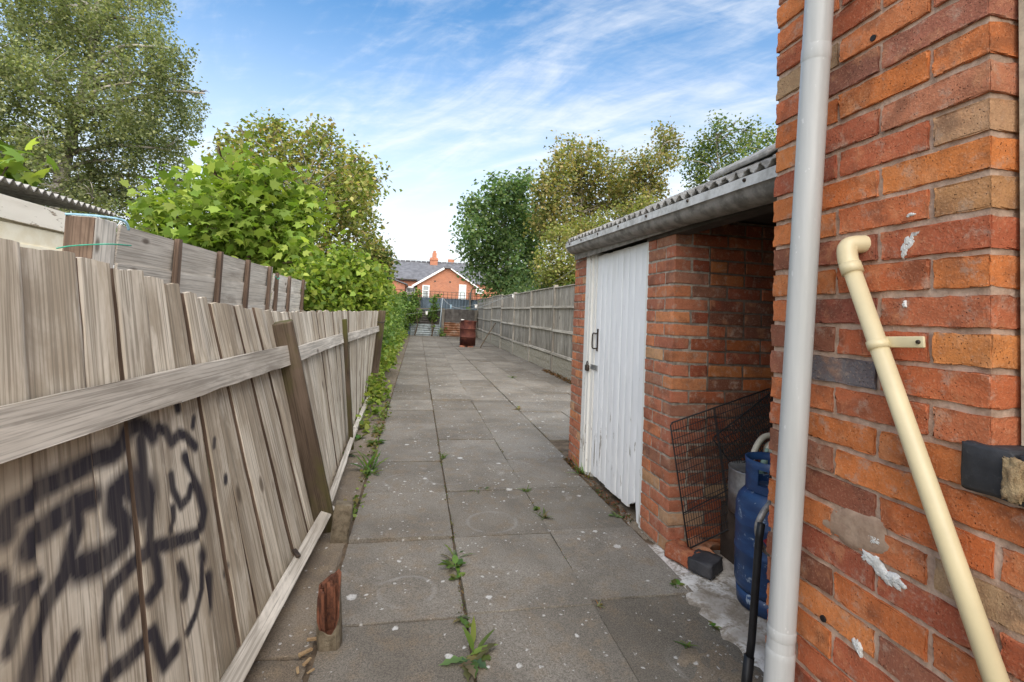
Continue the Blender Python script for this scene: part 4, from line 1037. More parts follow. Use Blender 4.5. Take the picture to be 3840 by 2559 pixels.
tag(obj('twine', *tube(curve([(-1.61, 2.5, 1.49), (-1.56, 2.53, 1.51), (-1.44, 2.56, 1.53), (-1.43, 2.72, 1.545)], 6), .0035, 6), M['green_twine'], smooth=True), 'green twine round the big grey post of the neighbour fence', 'twine')
tag(obj('twine', *tube(curve([(-1.62, 2.55, 1.655), (-1.57, 2.58, 1.662), (-1.51, 2.6, 1.664), (-1.44, 2.66, 1.660), (-1.435, 2.7, 1.62)], 6), .006, 6), M['blue_twine'], smooth=True), 'frayed pale blue twine on top of the big grey post', 'twine')
tag(obj('twine', *tube(curve([(-1.43, 5.22, 1.56), (-1.43, 5.28, 1.54), (-1.43, 5.36, 1.56)], 6), .005, 6), M['green_twine'], smooth=True), 'green twine knotted round the far neighbour fence post', 'twine')

# ------------------------------------------------------------------ neighbour's shed
SX = -3.0
shed = thing('garden_shed', (-4, 4.0, 0), 'cream-painted timber shed with a corrugated roof edge at the left', 'shed')
for q in range(13):
    plank('wall_board', (SX, 1.0, 1.72-q*.14), (SX, 5.18, 1.72-q*.14), .15, .018, (.10, 0, 1), M['shed_cream'], shed, seg=6, noise=.001)
part('wall', *box(SX-2.2, SX-.015, 1.0, 5.15, -.05, 1.88), M['shed_cream'], shed)
plank('fascia', (SX+.03, .95, 1.93), (SX+.03, 5.22, 1.885), .165, .025, (0, 0, 1), M['fascia_paint'], shed, seg=20, noise=.003)
corr(SX-2.2, SX+.06, .9, 5.3, .017, .076, M['roof_asbestos'], 'corrugated_roof', shed, lambda x, y: 2.083+.10*(SX+.1-x), 4, seed=9)

# ------------------------------------------------------------------ fence of concrete posts and board panels on the right
RX = 3.14
rfence = thing('panel_fence', (RX, 17, 0), 'grey board panel fence with concrete posts and gravel boards along the right', 'fence')
posts = [8.42, 10.78, 13.1, 15.45, 17.85, 20.3, 22.8, 25.2]
rr2 = random.Random(17)
bmesh_board = {}
for i, y in enumerate(posts):
    zt = 2.02 if i % 2 else 1.98
    V, F = rbox(.10, .11, zt+.2, .012, (1, 1, 6), .002, 500+i, 10.)
    o = link('post', mesh(V, F, M['grey_wood'], True), rfence, T(RX, y, zt/2-.1) @ Matrix.Rotation(rr2.uniform(-.008, .008), 4, 'X'))
for i in range(len(posts)-1):
    a = posts[i]+.06; b = posts[i+1]-.06; top = 1.97+rr2.uniform(-.03, .03); tl = rr2.uniform(-.006, .006)
    n = 22; w = (b-a)/n
    for k in range(n):
        key = (round(w, 2), rr2.randrange(4))
        if key not in bmesh_board: bmesh_board[key] = mesh(*rbox(.012, w+.012, 1.60, .003, (1, 1, 4), .001, 600+key[1], 9.), M['grey_wood'], True)
        link('board', bmesh_board[key], rfence, T(RX-.004+.006*(k % 2), a+w*(k+.5), top-.8+tl*(k-n/2)*.2+rr2.uniform(-.004, .004)) @ Matrix.Rotation(.10, 4, 'Z'))
    for z in (top-.45, top-.98, top-1.52):
        plank('rail', (RX-.034, a-.02, z), (RX-.034, b+.02, z+rr2.uniform(-.01, .01)), .055, .04, (0, 0, 1), M['rail_wood'], rfence, seg=4)
    plank('capping', (RX-.005, a, top+.012), (RX-.005, b, top+.012+tl), .07, .022, (1, 0, 0), M['rail_wood'], rfence, seg=5)
    for q in range(2):
        V, F = rbox(.05, b-a+.04, .185, .01, (3, 26, 5), .008, 700+i*2+q, 26.)
        link('gravel_board', mesh(V, F, M['stone_cast'], False), rfence, T(RX, (a+b)/2, .095+.19*q))
# ------------------------------------------------------------------ far end: tin sheets, posts, corrugated fence, trellis
def wavy(name, x0, x1, z0, z1, y, per, amp, horiz, mat, parent, ragged=0., seed=1):
    V = []; F = []; r = random.Random(seed)
    if horiz:
        n = max(8, int((z1-z0)/per*8)); m_ = 10
        for j in range(n+1):
            for i in range(m_+1):
                z = z0+(z1-z0)*j/n; x = x0+(x1-x0)*i/m_
                V.append((x, y+amp*math.sin(2*math.pi*(z-z0)/per), z+(r.uniform(-ragged, ragged) if j == n else 0)))
    else:
        n = 6; m_ = max(8, int((x1-x0)/per*8))
        for j in range(n+1):
            for i in range(m_+1):
                z = z0+(z1-z0)*j/n; x = x0+(x1-x0)*i/m_; V.append((x, y+amp*math.sin(2*math.pi*(x-x0)/per), z))
    for j in range(n):
        for i in range(m_): a = j*(m_+1)+i; F.append((a, a+1, a+m_+2, a+m_+1))
    b = len(V); V += [(x, yy+.004, z) for x, yy, z in V[:]]; F += [tuple(k+b for k in reversed(f)) for f in F[:]]
    return part(name, V, F, mat, parent, smooth=True)
tin = thing('tin_sheet_barrier', (1.0, 25, 0), 'patched barrier of corrugated tin sheets nailed to old posts across the far end', 'barrier')
wavy('pale_sheet', -.30, 1.17, .0, .60, 25.0, .11, .02, True, M['pale_tin'], tin, .01, 2)
wavy('dark_sheet', -.42, 1.22, .60, 1.30, 25.04, .12, .02, True, M['dark_tin'], tin, .02, 3)
wavy('rusty_sheet', 1.36, 3.05, .02, .74, 25.02, .12, .02, True, M['rust_tin'], tin, .02, 4)
wavy('dark_sheet', 1.36, 3.05, .74, 1.42, 25.06, .30, .012, False, M['dark_tin'], tin, 0, 5)
for x, z in ((-.50, 1.36), (1.30, 1.44), (3.0, 1.42)):
    plank('post', (x, 24.92, -.1), (x, 24.95, z), .13, .1, (1, 0, 0), M['far_wood'], tin, seg=5)
plank('top_rail', (-.58, 24.9, 1.34), (1.35, 24.9, 1.42), .06, .06, (0, 0, 1), M['far_wood'], tin, seg=5)
bf = thing('blue_corrugated_fence', (1, 27, 0), 'slate-blue corrugated metal fence with dark trellis on top at the far end', 'fence')
wavy('sheet', -2.4, 4.2, -.05, 2.02, 27.0, .17, .022, False, M['far_blue'], bf)
for x in np.arange(-2.4, 4.21, .235):
    part('trellis_upright', *box(x-.012, x+.012, 26.93, 26.95, 1.95, 2.38), M['dark_wood_far'], bf)
for z in (2.06, 2.22, 2.37): part('trellis_bar', *box(-2.4, 4.2, 26.951, 26.968, z-.011, z+.011), M['dark_wood_far'], bf)
for x in (-1.9, .08, 2.86):
    plank('post', (x, 26.88, -.1), (x, 26.88, 2.42), .10, .1, (1, 0, 0), M['far_wood'], bf, seg=4)
# ------------------------------------------------------------------ drum, pole, line, stick
drum = thing('oil_drum', (1.90, 18.0, .05), 'rusty red-brown oil drum standing on bricks on the paving', 'drum')
prof = [(.0001, .012), (.285, .012), (.290, 0), (.290, .30), (.302, .312), (.302, .322), (.290, .334), (.290, .60), (.302, .612), (.302, .622), (.290, .634), (.290, .865), (.297, .88), (.297, .905), (.285, .905), (.280, .80), (.0001, .78)]
V, F = lathe(prof, 40); V = [(x*1.02+.02*math.sin(z*7)*(z > .5), y, z*1.01) for x, y, z in V]
link('shell', mesh(V, F, M['rust_drum'], True), drum, T(1.90, 18.0, .052))
for z in (.317, .617):
    V, F = lathe([(.3035*1.02, z*1.01-.008), (.3055*1.02, z*1.01), (.3035*1.02, z*1.01+.008)], 40); link('hoop', mesh(V, F, M['drum_band'], True), drum, T(1.90, 18.0, .052))
V, F = rbox(.62, .5, .014, .004, (5, 4, 1), .006, 12, 20.); link('loose_lid', mesh(V, F, M['rust_drum'], True), drum, T(1.91, 18.0, .975) @ Matrix.Rotation(.05, 4, 'Y'))
for i, (x, y, lab) in enumerate(((1.70, 17.82, 'pinkish brick under the left of the rusty drum'), (1.98, 17.80, 'pinkish brick under the front right of the rusty drum'), (1.92, 18.22, 'brick under the back of the rusty drum'))):
    o = link('drum_brick', mesh(*rbox(.215, .1025, .052, .006, (2, 2, 1), .002, i, 30.), M['brick'], True), None, T(x, y, .026) @ Matrix.Rotation(.1*i, 4, 'Z')); o.color = (.46, .19, .12, 1); tag(o, lab, 'brick')
V, F = blobrag = rbox(.10, .08, .03, .012, (4, 4, 2), .01, 4, 40.)
tag(link('rag', mesh(V, F, M['rag_white'], True), None, T(1.66, 17.9, 1.0)), 'scrap of white cloth on the left rim of the rusty drum', 'rag')
tag(obj('clothes_pole', *join(tube([(1.11, 24.6, -.02), (1.21, 24.55, 1.96)], [.022, .02], 12), tube([(1.18, 24.55, 1.93), (1.24, 24.55, 1.95)], .012, 6)), M['pale_blue_pole'], smooth=True), 'thin pale blue metal clothes pole leaning before the tin sheets', 'pole')
tag(obj('stick', *tube([(2.33, 17.55, .01), (2.62, 17.9, .45), (2.97, 18.2, .93)], [.018, .02, .016], 8), M['stem_brown'], smooth=True), 'dark stick propped between the rusty drum and the panel fence', 'stick')
ln = [(1.21, 24.55, 1.95), (1.55, 23.9, 1.62), (1.9, 22.6, 1.45), (2.25, 21.0, 1.44), (2.6, 18.8, 1.60), (2.98, 16.0, 1.9), (3.08, 15.4, 1.99)]
tag(obj('washing_line', *tube(curve(ln, 8), .009, 6), M['rope'], smooth=True), 'sagging white washing line from the pale pole to the panel fence', 'washing line')
ln2 = [(-.9, 23.4, 1.0), (.2, 22.0, 1.2), (1.0, 19.5, 1.36), (1.9, 17.0, 1.55), (2.7, 14.5, 1.8), (3.07, 13.1, 2.0)]
tag(obj('washing_line', *tube(curve(ln2, 8), .0045, 5), M['rope'], smooth=True), 'thin taut line running from the left hedge to the panel fence', 'washing line')
tag(obj('washing_line', *tube(curve([(3.07, 10.78, 2.06), (2.6, 7.8, 2.12), (1.7, 4.16, 2.0)], 8), .004, 5), M['rope'], smooth=True), 'thin wire from the near fence post to the outhouse roof', 'wire')
def rag(loc, mat, label, seed, h=.13, w=.06):
    V, F = rbox(w, .02, h, .008, (4, 2, 6), .012, seed, 40.)
    V = [(x*(1+.5*z/h)+.01*math.sin(z*60), y+.012*math.sin(z*45+x*30), z) for x, y, z in V]
    tag(link('rag', mesh(V, F, M[mat], True), None, T(*loc)), label, 'rag')
rag((1.60, 23.75, 1.53), 'rag_blue', 'pale blue rag pegged on the sagging washing line', 1, .20, .06)
rag((2.40, 20.1, 1.55), 'rag_white', 'white rag on the sagging washing line above the drum', 2, .16, .09)
rag((.40, 21.6, 1.17), 'rag_white', 'white rag on the thin line over the tin sheets', 3, .18, .08)
rag((2.80, 14.15, 1.83), 'rag_white', 'white peg bag scrap on the thin line beside the panel fence', 4, .13, .05)
# ------------------------------------------------------------------ houses beyond
HY = 40.
row = thing('brick_terrace_house', (2, 44, 0), 'red brick terrace house with a gabled rear wing and slate roof beyond the far fence', 'house')
part('main_wall', *box(-9, 13, 43, 50, -.06, 4.05), M['far_brick'], row)
def prism(pts, y0, y1):
    n = len(pts); V = [(x, y0, z) for x, z in pts]+[(x, y1, z) for x, z in pts]
    return V, [tuple(range(n)), tuple(reversed(range(n, 2*n)))]+[(i, n+i, n+(i+1) % n, (i+1) % n) for i in range(n)]
V = [(-9.3, 42.8, 3.95), (13.3, 42.8, 3.95), (13.3, 46.5, 6.1), (-9.3, 46.5, 5.75), (-9.3, 50.2, 3.9), (13.3, 50.2, 3.9)]
V += [(x, y, z-.12) for x, y, z in V]
part('roof', V, [(0, 1, 2, 3), (3, 2, 5, 4), (6, 9, 8, 7), (9, 10, 11, 8), (0, 6, 7, 1), (4, 5, 11, 10), (0, 3, 9, 6), (3, 4, 10, 9), (1, 7, 8, 2), (2, 8, 11, 5)], M['slate'], row)
for i in range(46):
    x = -9.2+i*.49; part('ridge_tile', *tube([(x, 46.5, 5.79+.0155*(i*.49)), (x+.44, 46.5, 5.79+.0155*(i*.49+.44))], .10, 6), M['slate'], row)
wing = part('rear_wing', *prism([(-.15, -.06), (4.55, -.06), (4.55, 3.55), (3.5, 4.25), (2.42, 4.88), (2.1, 4.88), (-.15, 3.42)], 40, 43.1), M['far_brick'], row)
def slope(p, q, y0, y1, th, mat, name, parent, over=.12):
    (x0, z0), (x1, z1) = p, q; L = math.hypot(x1-x0, z1-z0); nx, nz = -(z1-z0)/L, (x1-x0)/L
    if nz < 0: nx, nz = -nx, -nz
    V = [(x0, y0, z0), (x1, y0, z1), (x1, y1, z1), (x0, y1, z0)]; V += [(x+nx*th, y, z+nz*th) for x, y, z in V]
    return part(name, V, [(0, 1, 2, 3), (7, 6, 5, 4), (0, 4, 5, 1), (1, 5, 6, 2), (2, 6, 7, 3), (3, 7, 4, 0)], mat, parent)
slope((-.45, 3.27), (2.12, 4.93), 39.8, 44.5, .07, M['slate'], 'wing_roof', row)
slope((2.40, 4.93), (4.9, 3.36), 39.8, 44.5, .07, M['slate'], 'wing_roof', row)
slope((-.50, 3.15), (2.02, 4.78), 39.74, 39.80, .16, M['white_paint_far'], 'barge_board', row)
slope((2.50, 4.80), (4.9, 3.30), 39.74, 39.80, .09, M['white_paint_far'], 'barge_board', row)
part('ridge_stub', *box(1.98, 2.52, 39.7, 40.4, 4.86, 5.02), M['slate'], row)
part('gutter', *box(-2.0, -.2, 42.6, 42.8, 3.88, 3.98), M['dark_wood_far'], row)
def win(x0, x1, z0, z1, y, name='window', pane='window_glass', trans=True):
    f = part(name, *join(box(x0, x0+.08, y-.05, y, z0, z1), box(x1-.08, x1, y-.05, y, z0, z1), box(x0+.08, x1-.08, y-.05, y, z1-.08, z1), box(x0+.08, x1-.08, y-.05, y, z0, z0+.1), *( [box(x0+.08, x1-.08, y-.05, y, z0+(z1-z0)*.66, z0+(z1-z0)*.66+.06)] if trans else [])), M['white_paint_far'], row)
    part('pane', *box(x0+.08, x1-.08, y-.02, y-.012, z0+.1, z1-.08), M[pane], f)
    return f
win(.28, .86, 1.95, 3.38, 39.98); win(3.28, 3.88, 2.1, 3.58, 39.98, pane='net_pane')
f_ = win(-1.05, -.32, 2.75, 3.35, 42.9, trans=False)
part('sash', *join(box(-1.12, -.30, 42.4, 42.45, 2.62, 2.70), box(-1.05, -.24, 42.75, 42.8, 3.20, 3.28), *[prism([(a, 2.66), (a+.06, 2.66), (a+.12, 3.26), (a+.06, 3.26)], 42.45, 42.5) for a in (-1.12, -.38)]), M['white_paint_far'], f_)
win(5.05, 5.75, 3.0, 3.45, 42.95, trans=False)
for x in (1.28, 2.52): part('vent', *box(x-.07, x+.07, 39.97, 40.0, 3.68, 3.80), M['dark_wood_far'], row)
part('drain_pipe', *tube([(4.32, 39.93, -.05), (4.32, 39.93, 3.1), (4.5, 39.9, 3.4)], .045, 8), M['dark_wood_far'], row)
ch = part('chimney', *join(box(.92, 1.62, 45.9, 46.7, 4.6, 6.35), box(.86, 1.68, 45.84, 46.76, 6.10, 6.22), box(1.10, 1.50, 46.0, 46.6, 6.35, 6.8)), M['far_brick'], row)
part('chimney_pot', *tube([(1.3, 46.3, 6.8), (1.3, 46.3, 7.05)], [.15, .12], 12), M['far_brick'], ch)
for x in (3.0, -5.4): part('chimney', *join(box(x-.3, x+.3, 47.4, 48, 5.2, 6.45)), M['far_brick'], row)
# lean-to wing of the next house on the left
nb = thing('brick_back_extension', (-2.6, 40, 0), 'low orange brick extension with a slate roof beyond the hedge', 'house')
part('wall', *prism([(-4.6, -.06), (-1.15, -.06), (-1.15, 3.38), (-3.3, 4.1), (-4.6, 4.1)], 41.0, 42.7), M['far_brick'], nb)
slope((-3.45, 4.16), (-.95, 3.36), 40.8, 42.75, .08, M['slate'], 'roof', nb)
slope((-3.45, 4.16), (-5.2, 3.6), 40.8, 42.75, .08, M['slate'], 'roof', nb)
part('gutter', *box(-1.05, -.93, 40.8, 42.7, 3.26, 3.36), M['dark_wood_far'], nb)

# ------------------------------------------------------------------ foliage
NR = np.random.default_rng(5)
KITE = np.array([(0, 0, 0), (-.34, .45, .07), (0, 1, -.06), (.34, .45, .07)])
MAPLE = np.array([(0, 0, 0), (-.16, .06, .02), (-.48, .12, -.04), (-.36, .34, .03), (-.60, .66, -.06), (-.26, .60, .04), (-.10, .80, .02), (0, 1.06, -.1), (.10, .80, .02), (.26, .60, .04), (.60, .66, -.06), (.36, .34, .03), (.48, .12, -.04), (.16, .06, .02)])
IVY = np.array([(0, 0, 0), (-.42, .02, -.02), (-.48, .42, .05), (0, 1.0, -.05), (.48, .42, .05), (.42, .02, -.02)])
def leaf_mesh(name, pos, size, tint, tpl, parent, up=.45, hang=0., mat='leaf'):
    n = len(pos); k = len(tpl)
    nrm = NR.normal(size=(n, 3)); nrm[:, 2] = np.abs(nrm[:, 2])*1.0+up; nrm /= np.linalg.norm(nrm, axis=1)[:, None]
    d = NR.normal(size=(n, 3)); d[:, 2] -= hang; d -= nrm*(d*nrm).sum(1)[:, None]; d /= np.linalg.norm(d, axis=1)[:, None]+1e-9
    s = np.cross(d, nrm)
    sz = size*NR.uniform(.65, 1.25, n)
    V = pos[:, None, :]+sz[:, None, None]*(s[:, None, :]*tpl[None, :, 0:1]+d[:, None, :]*tpl[None, :, 1:2]+nrm[:, None, :]*tpl[None, :, 2:3])
    o = np.array(WM[parent.name].translation) if parent is not None else pos.mean(0)*np.array([1, 1, 0])
    V = (V-o).reshape(-1, 3).astype(np.float32)
    me = bpy.data.meshes.new('leaves'); me.vertices.add(n*k); me.vertices.foreach_set('co', V.ravel())
    me.loops.add(n*k); me.loops.foreach_set('vertex_index', np.arange(n*k, dtype=np.int32))
    me.polygons.add(n); me.polygons.foreach_set('loop_start', np.arange(0, n*k, k, dtype=np.int32))
    me.update(calc_edges=True); me.validate()
    a = me.attributes.new('tint', 'FLOAT_COLOR', 'POINT')
    c = np.ones((n, k, 4), np.float32); c[:, :, :3] = tint[:, None, :]; a.data.foreach_set('color', c.ravel())
    me.materials.append(M[mat])
    return link(name, me, parent, T(Vector(o)))
def tints(n, pal, var=.18, blot=None):
    pal = np.array(pal); a = pal[NR.integers(0, len(pal), n)]
    return np.clip(a*(1+NR.normal(0, var, (n, 1))), .005, .9)
def sprays(cl, n, per, spread, shell=.5, flat=1., strand=0.):
    "cl: (centre, radius vec) list; returns leaf positions in tufts, and the tuft id"
    w = np.array([r[0]*r[2]+r[0]*r[1]+r[1]*r[2] for c, r in cl]); w /= w.sum()
    m = n//per; idx = NR.choice(len(cl), m, p=w)
    c = np.array([tuple(x[0]) for x in cl])[idx]; r = np.array([tuple(x[1]) for x in cl])[idx]
    d = NR.normal(size=(m, 3)); d /= np.linalg.norm(d, axis=1)[:, None]
    q = shell+(1-shell)*NR.random(m)**.6
    q *= NR.uniform(.85, 1.12, m)
    ctr = c+d*r*q[:, None]
    k = np.repeat(np.arange(m), per)
    p = ctr[k]+NR.normal(size=(m*per, 3))*spread*np.array([1, 1, flat])
    if strand:
        L = NR.uniform(.25, 1., m)*strand; t = NR.random(m*per)
        p = ctr[k]+NR.normal(size=(m*per, 3))*spread*np.array([1, 1, .6]); p[:, 2] -= t*L[k]
        sway = NR.normal(0, .10, (m, 2)); p[:, :2] += sway[k]*t[:, None]
    return p, k, ctr
def clumps(lst, Y, dy=1., ky=1.):
    out = []
    for q in lst:
        u, v, r = q[:3]; yy = Y+(q[3] if len(q) > 3 else NR.uniform(-dy, dy)); rr = r*yy/1099.
        out.append((at(u, v, yy), Vector((rr, rr*ky, rr))))
    return out
def limbs(parent, trunk, cl, mat, r0, twig=.012, name='trunk', n_twigs=0, ctr=None):
    parts = [tube(curve(trunk, 5), [r0*(1-.75*i/(5*(len(trunk)-1))) for i in range(5*(len(trunk)-1)+1)], 10)]
    tp = curve(trunk, 5)
    for c, r in cl:
        best = min(tp, key=lambda p: (p-c).length+2.*max(0, p.z-c.z+.3))
        mid = (best+c)/2+Vector((NR.normal(0, .12), NR.normal(0, .12), .10+NR.random()*.15))*(c-best).length*.5
        parts.append(tube(curve([best, mid, c], 5), [r0*.34*(1-.8*i/10)+twig*.3 for i in range(11)], 6))
        for q in range(4):
            d = Vector(tuple(NR.normal(size=3))).normalized(); e = c+Vector((d.x*r.x, d.y*r.y, abs(d.z)*r.z))*.8
            parts.append(tube([c+(mid-c)*.15, (c+e)/2+Vector((0, 0, .05)), e], [twig, twig*.7, twig*.3], 4))
    return obj(name, *join(*parts), M[mat], parent, smooth=True)
def tree(name, label, Y, trunk_px, r0, lst, n, per, spread, size, pal, tpl, bark, shell=.45, dy=1., strand=0., hang=.2, ky=1., group=None, cat='tree', var=.18, core=None, flat=1.):
    tr_ = [at(u, v, Y) for u, v in trunk_px]; base = Vector((tr_[0].x, tr_[0].y, -.06))
    t = thing(name, base, label, cat, group)
    cl = clumps(lst, Y, dy, ky)
    limbs(t, [base]+tr_, cl, bark, r0)
    p, k, ctr = sprays(cl, n, per, spread, shell, flat, strand)
    tint = tints(len(p), pal, var)
    # whole tufts differ a little in hue, as shoots of different age do
    tw = np.clip(1+NR.normal(0, .16, (len(ctr), 1)), .6, 1.5); tint = np.clip(tint*tw[k], .004, .9)
    leaf_mesh('crown', p, size, tint, tpl, t, .45, hang)
    return t
G_BIRCH = [(.19, .225, .105), (.25, .275, .14), (.145, .18, .085), (.32, .33, .17), (.175, .205, .11)]
G_SYC = [(.20, .30, .05), (.27, .36, .07), (.15, .235, .04), (.34, .41, .09), (.23, .32, .055)]
G_YEL = [(.23, .275, .065), (.31, .33, .09), (.18, .23, .055), (.37, .35, .13), (.14, .19, .05), (.36, .28, .11)]
G_DARK = [(.11, .175, .07), (.085, .145, .055), (.145, .205, .085), (.07, .125, .055), (.18, .23, .10)]
G_OLIVE = [(.24, .25, .09), (.30, .285, .105), (.19, .215, .07), (.35, .29, .12), (.15, .185, .06), (.38, .30, .13)]
G_IVY = [(.19, .275, .045), (.27, .35, .06), (.12, .195, .035), (.35, .40, .085), (.21, .295, .05)]
G_HEDGE = [(.13, .215, .05), (.18, .27, .065), (.09, .165, .04), (.23, .31, .08)]
# weeping birch
tree('weeping_birch', 'tall weeping birch with a white trunk and hanging grey-green foliage at the left', 13.,
     [(138, 470), (140, 420), (149, 365), (163, 325), (168, 280), (190, 200), (215, 90), (230, -40)], .20,
     [(40, 70, 80), (130, 40, 75), (230, 70, 75), (310, 45, 85), (375, 110, 62), (405, 185, 55), (200, 165, 90), (95, 170, 85), (300, 190, 85), (430, 255, 34), (385, 270, 50), (30, 240, 80), (240, 280, 75), (330, 285, 65), (60, 340, 65), (190, 350, 45), (270, 370, 55), (395, 345, 42), (250, 430, 48), (215, 455, 40), (385, 415, 34), (30, 420, 52), (95, 425, 40), (-60, 150, 100), (-70, 300, 90), (200, -50, 100), (80, -60, 100), (320, -40, 70), (455, 225, 20), (470, 215, 12), (50, 380, 60), (110, 330, 60), (235, 395, 60), (290, 430, 42), (180, 420, 34), (10, 470, 40), (90, 470, 34), (230, 470, 34)],
     92000, 60, .085, .075, G_BIRCH, KITE, 'birch_bark', .25, 1.6, 1.25, .9, .9, 'trees over the left fence', flat=1.)
# sycamore sapling clump, bright green
tree('sycamore', 'bright green sycamore with big lobed leaves just above the grey plank fence', 8.2,
     [(560, 700), (565, 640), (575, 560), (600, 480)], .05,
     [(600, 470, 75), (520, 490, 70), (680, 480, 60), (560, 560, 75), (640, 545, 60), (460, 540, 60), (400, 500, 45), (490, 400, 30), (500, 350, 17), (395, 440, 30), (350, 500, 32), (600, 400, 40), (370, 545, 40), (540, 430, 45), (450, 460, 40), (690, 600, 40), (640, 620, 40)],
     3900, 10, .17, .15, G_SYC, MAPLE, 'stem_brown', .3, .7, 0, .55, 1., 'trees over the left fence')
tree('field_maple', 'yellow-green maple rising behind the sycamore, its twigs against the sky', 11.5,
     [(690, 720), (700, 620), (705, 520), (695, 450)], .05,
     [(620, 330, 55), (690, 345, 55), (560, 350, 50), (735, 320, 34), (625, 300, 26), (720, 300, 18), (780, 380, 50), (830, 400, 40), (650, 420, 70), (760, 450, 65), (835, 460, 38), (560, 420, 55), (700, 520, 65), (790, 520, 55), (820, 370, 26), (840, 560, 28), (520, 385, 40), (745, 590, 50), (690, 610, 55), (640, 590, 55), (720, 640, 45), (550, 300, 13), (765, 345, 16), (870, 420, 12), (640, 285, 10)],
     13000, 22, .15, .115, G_YEL, KITE, 'bark_grey', .3, 1.2, 0, .5, 1., 'trees over the left fence')
tree('young_maple', 'slender maple with forked pale stems right of the yellow-green maple', 12.5,
     [(783, 640), (790, 590), (800, 550), (815, 480), (825, 420)], .07,
     [(800, 470, 42), (835, 500, 34), (770, 440, 36), (845, 430, 26), (800, 400, 30), (860, 570, 30), (850, 610, 30), (870, 600, 26)],
     4200, 16, .12, .105, G_YEL, KITE, 'bark_grey', .3, .8, 0, .5, 1., 'trees over the left fence')
tree('sycamore_sapling', 'few large bright sycamore leaves above the shed roof at the left edge', 5.6, [(-40, 480), (-20, 420), (10, 390)], .02,
     [(15, 385, 24), (45, 385, 16), (-20, 400, 30)], 70, 5, .10, .19, G_SYC, MAPLE, 'stem_brown', .3, .2, 0, .8, 1., 'trees over the left fence')
# hedge of ivy over the neighbour's fence
def hedge(name, label, lst, n, size, pal, tpl, spread=.10, per=8, shell=.55, cat='hedge', group=None, stem=True, hang=.8, up=.3):
    base = Vector((sum(c.x for c, r in lst)/len(lst), sum(c.y for c, r in lst)/len(lst), -.05))
    t = thing(name, base, label, cat, group)
    if stem:
        for c, r in lst:
            obj('stem', *tube(curve([(c.x, c.y, -.05), (c.x+NR.normal(0, .1), c.y+NR.normal(0, .1), c.z*.5), tuple(c)], 4), [.03]*4+[.022]*4+[.012], 6), M['stem_brown'], t, smooth=True)
    p, k, ctr = sprays(lst, n, per, spread, shell)
    ok = p[:, 2] > .01; p = p[ok]; k = k[ok]
    tint = tints(len(p), pal, .16); tw = np.clip(1+NR.normal(0, .14, (len(ctr), 1)), .6, 1.5); tint = np.clip(tint*tw[k], .004, .9)
    leaf_mesh('foliage', p, size, tint, tpl, t, up, hang)
    return t
ivy = []
for u, v, r, Y in ((695, 665, 34, 7.0), (730, 660, 40, 7.2), (770, 635, 46, 7.4), (800, 605, 34, 7.6), (825, 650, 46, 7.6), (760, 690, 46, 7.2), (850, 690, 40, 7.9), (855, 645, 34, 8.0), (830, 700, 40, 7.6), (790, 680, 46, 7.4), (700, 700, 40, 7.1), (868, 665, 22, 8.4)):
    rr = r*Y/1099.; ivy.append((at(u, v, Y), Vector((rr, rr*1.6, rr))))
for y in (7.7, 8.4, 9.1): ivy.append((Vector((-1.15, y, .75)), Vector((.38, .5, .7))))
hedge('ivy_mound', 'thick mound of bright ivy swallowing the end of the grey plank fence', ivy, 17000, .072, G_IVY, IVY, .07)
hg = []
for i in range(17):
    y = 8.9+i*.95; zt = 1.75+.14*math.sin(i*1.7)
    hg.append((Vector((-1.12+.12*math.sin(i), y, zt*.72)), Vector((.42, .75, zt*.36)))); hg.append((Vector((-1.05, y+.4, zt*.33)), Vector((.45, .75, zt*.36))))
hedge('privet_hedge', 'long leafy green hedge running down the left side of the path', hg, 22000, .10, G_HEDGE, KITE, .10)
# red-tinted shrub at the end of the mound
tree('hawthorn_bush', 'bush with reddish tips behind the ivy mound near the terrace roofs', 12.5, [(870, 720), (872, 660), (875, 620)], .04, [(875, 610, 26), (855, 590, 22), (880, 640, 20), (885, 585, 13)], 2600, 8, .10, .09, G_OLIVE+G_DARK, KITE, 'stem_brown', .3, .4, 0, .4, 1., None, 'bush')
# right-hand trees
tree('dark_green_tree', 'dark green broad tree beyond the far end of the right fence', 23.,
     [(1165, 700), (1168, 640), (1165, 560), (1150, 480)], .14,
     [(1150, 450, 40), (1110, 500, 42), (1180, 500, 52), (1200, 440, 40), (1085, 540, 34), (1150, 560, 52), (1210, 560, 48), (1100, 600, 38), (1160, 625, 48), (1215, 625, 45), (1090, 480, 26), (1225, 500, 36), (1075, 565, 24), (1215, 405, 18), (1190, 655, 34), (1130, 650, 26)],
     15500, 26, .26, .20, [tuple(x*1.3 for x in c) for c in G_DARK], KITE, 'bark_grey', .25, 1.6, 0, .4, 1., 'trees beyond the right fence')
tree('tall_olive_tree', 'tall olive-yellow tree with airy top above the panel fence', 19.,
     [(1330, 700), (1332, 560), (1335, 450), (1330, 360)], .13,
     [(1300, 360, 40), (1345, 370, 42), (1280, 410, 44), (1330, 430, 52), (1385, 400, 44), (1420, 420, 40), (1270, 470, 46), (1340, 490, 50), (1400, 470, 44), (1305, 335, 20), (1320, 345, 18), (1255, 430, 28), (1440, 370, 22), (1370, 355, 20), (1290, 520, 46), (1250, 520, 36), (1440, 460, 34)],
     13000, 26, .22, .15, G_OLIVE, KITE, 'bark_grey', .25, 1.4, 0, .4, 1., 'trees beyond the right fence')
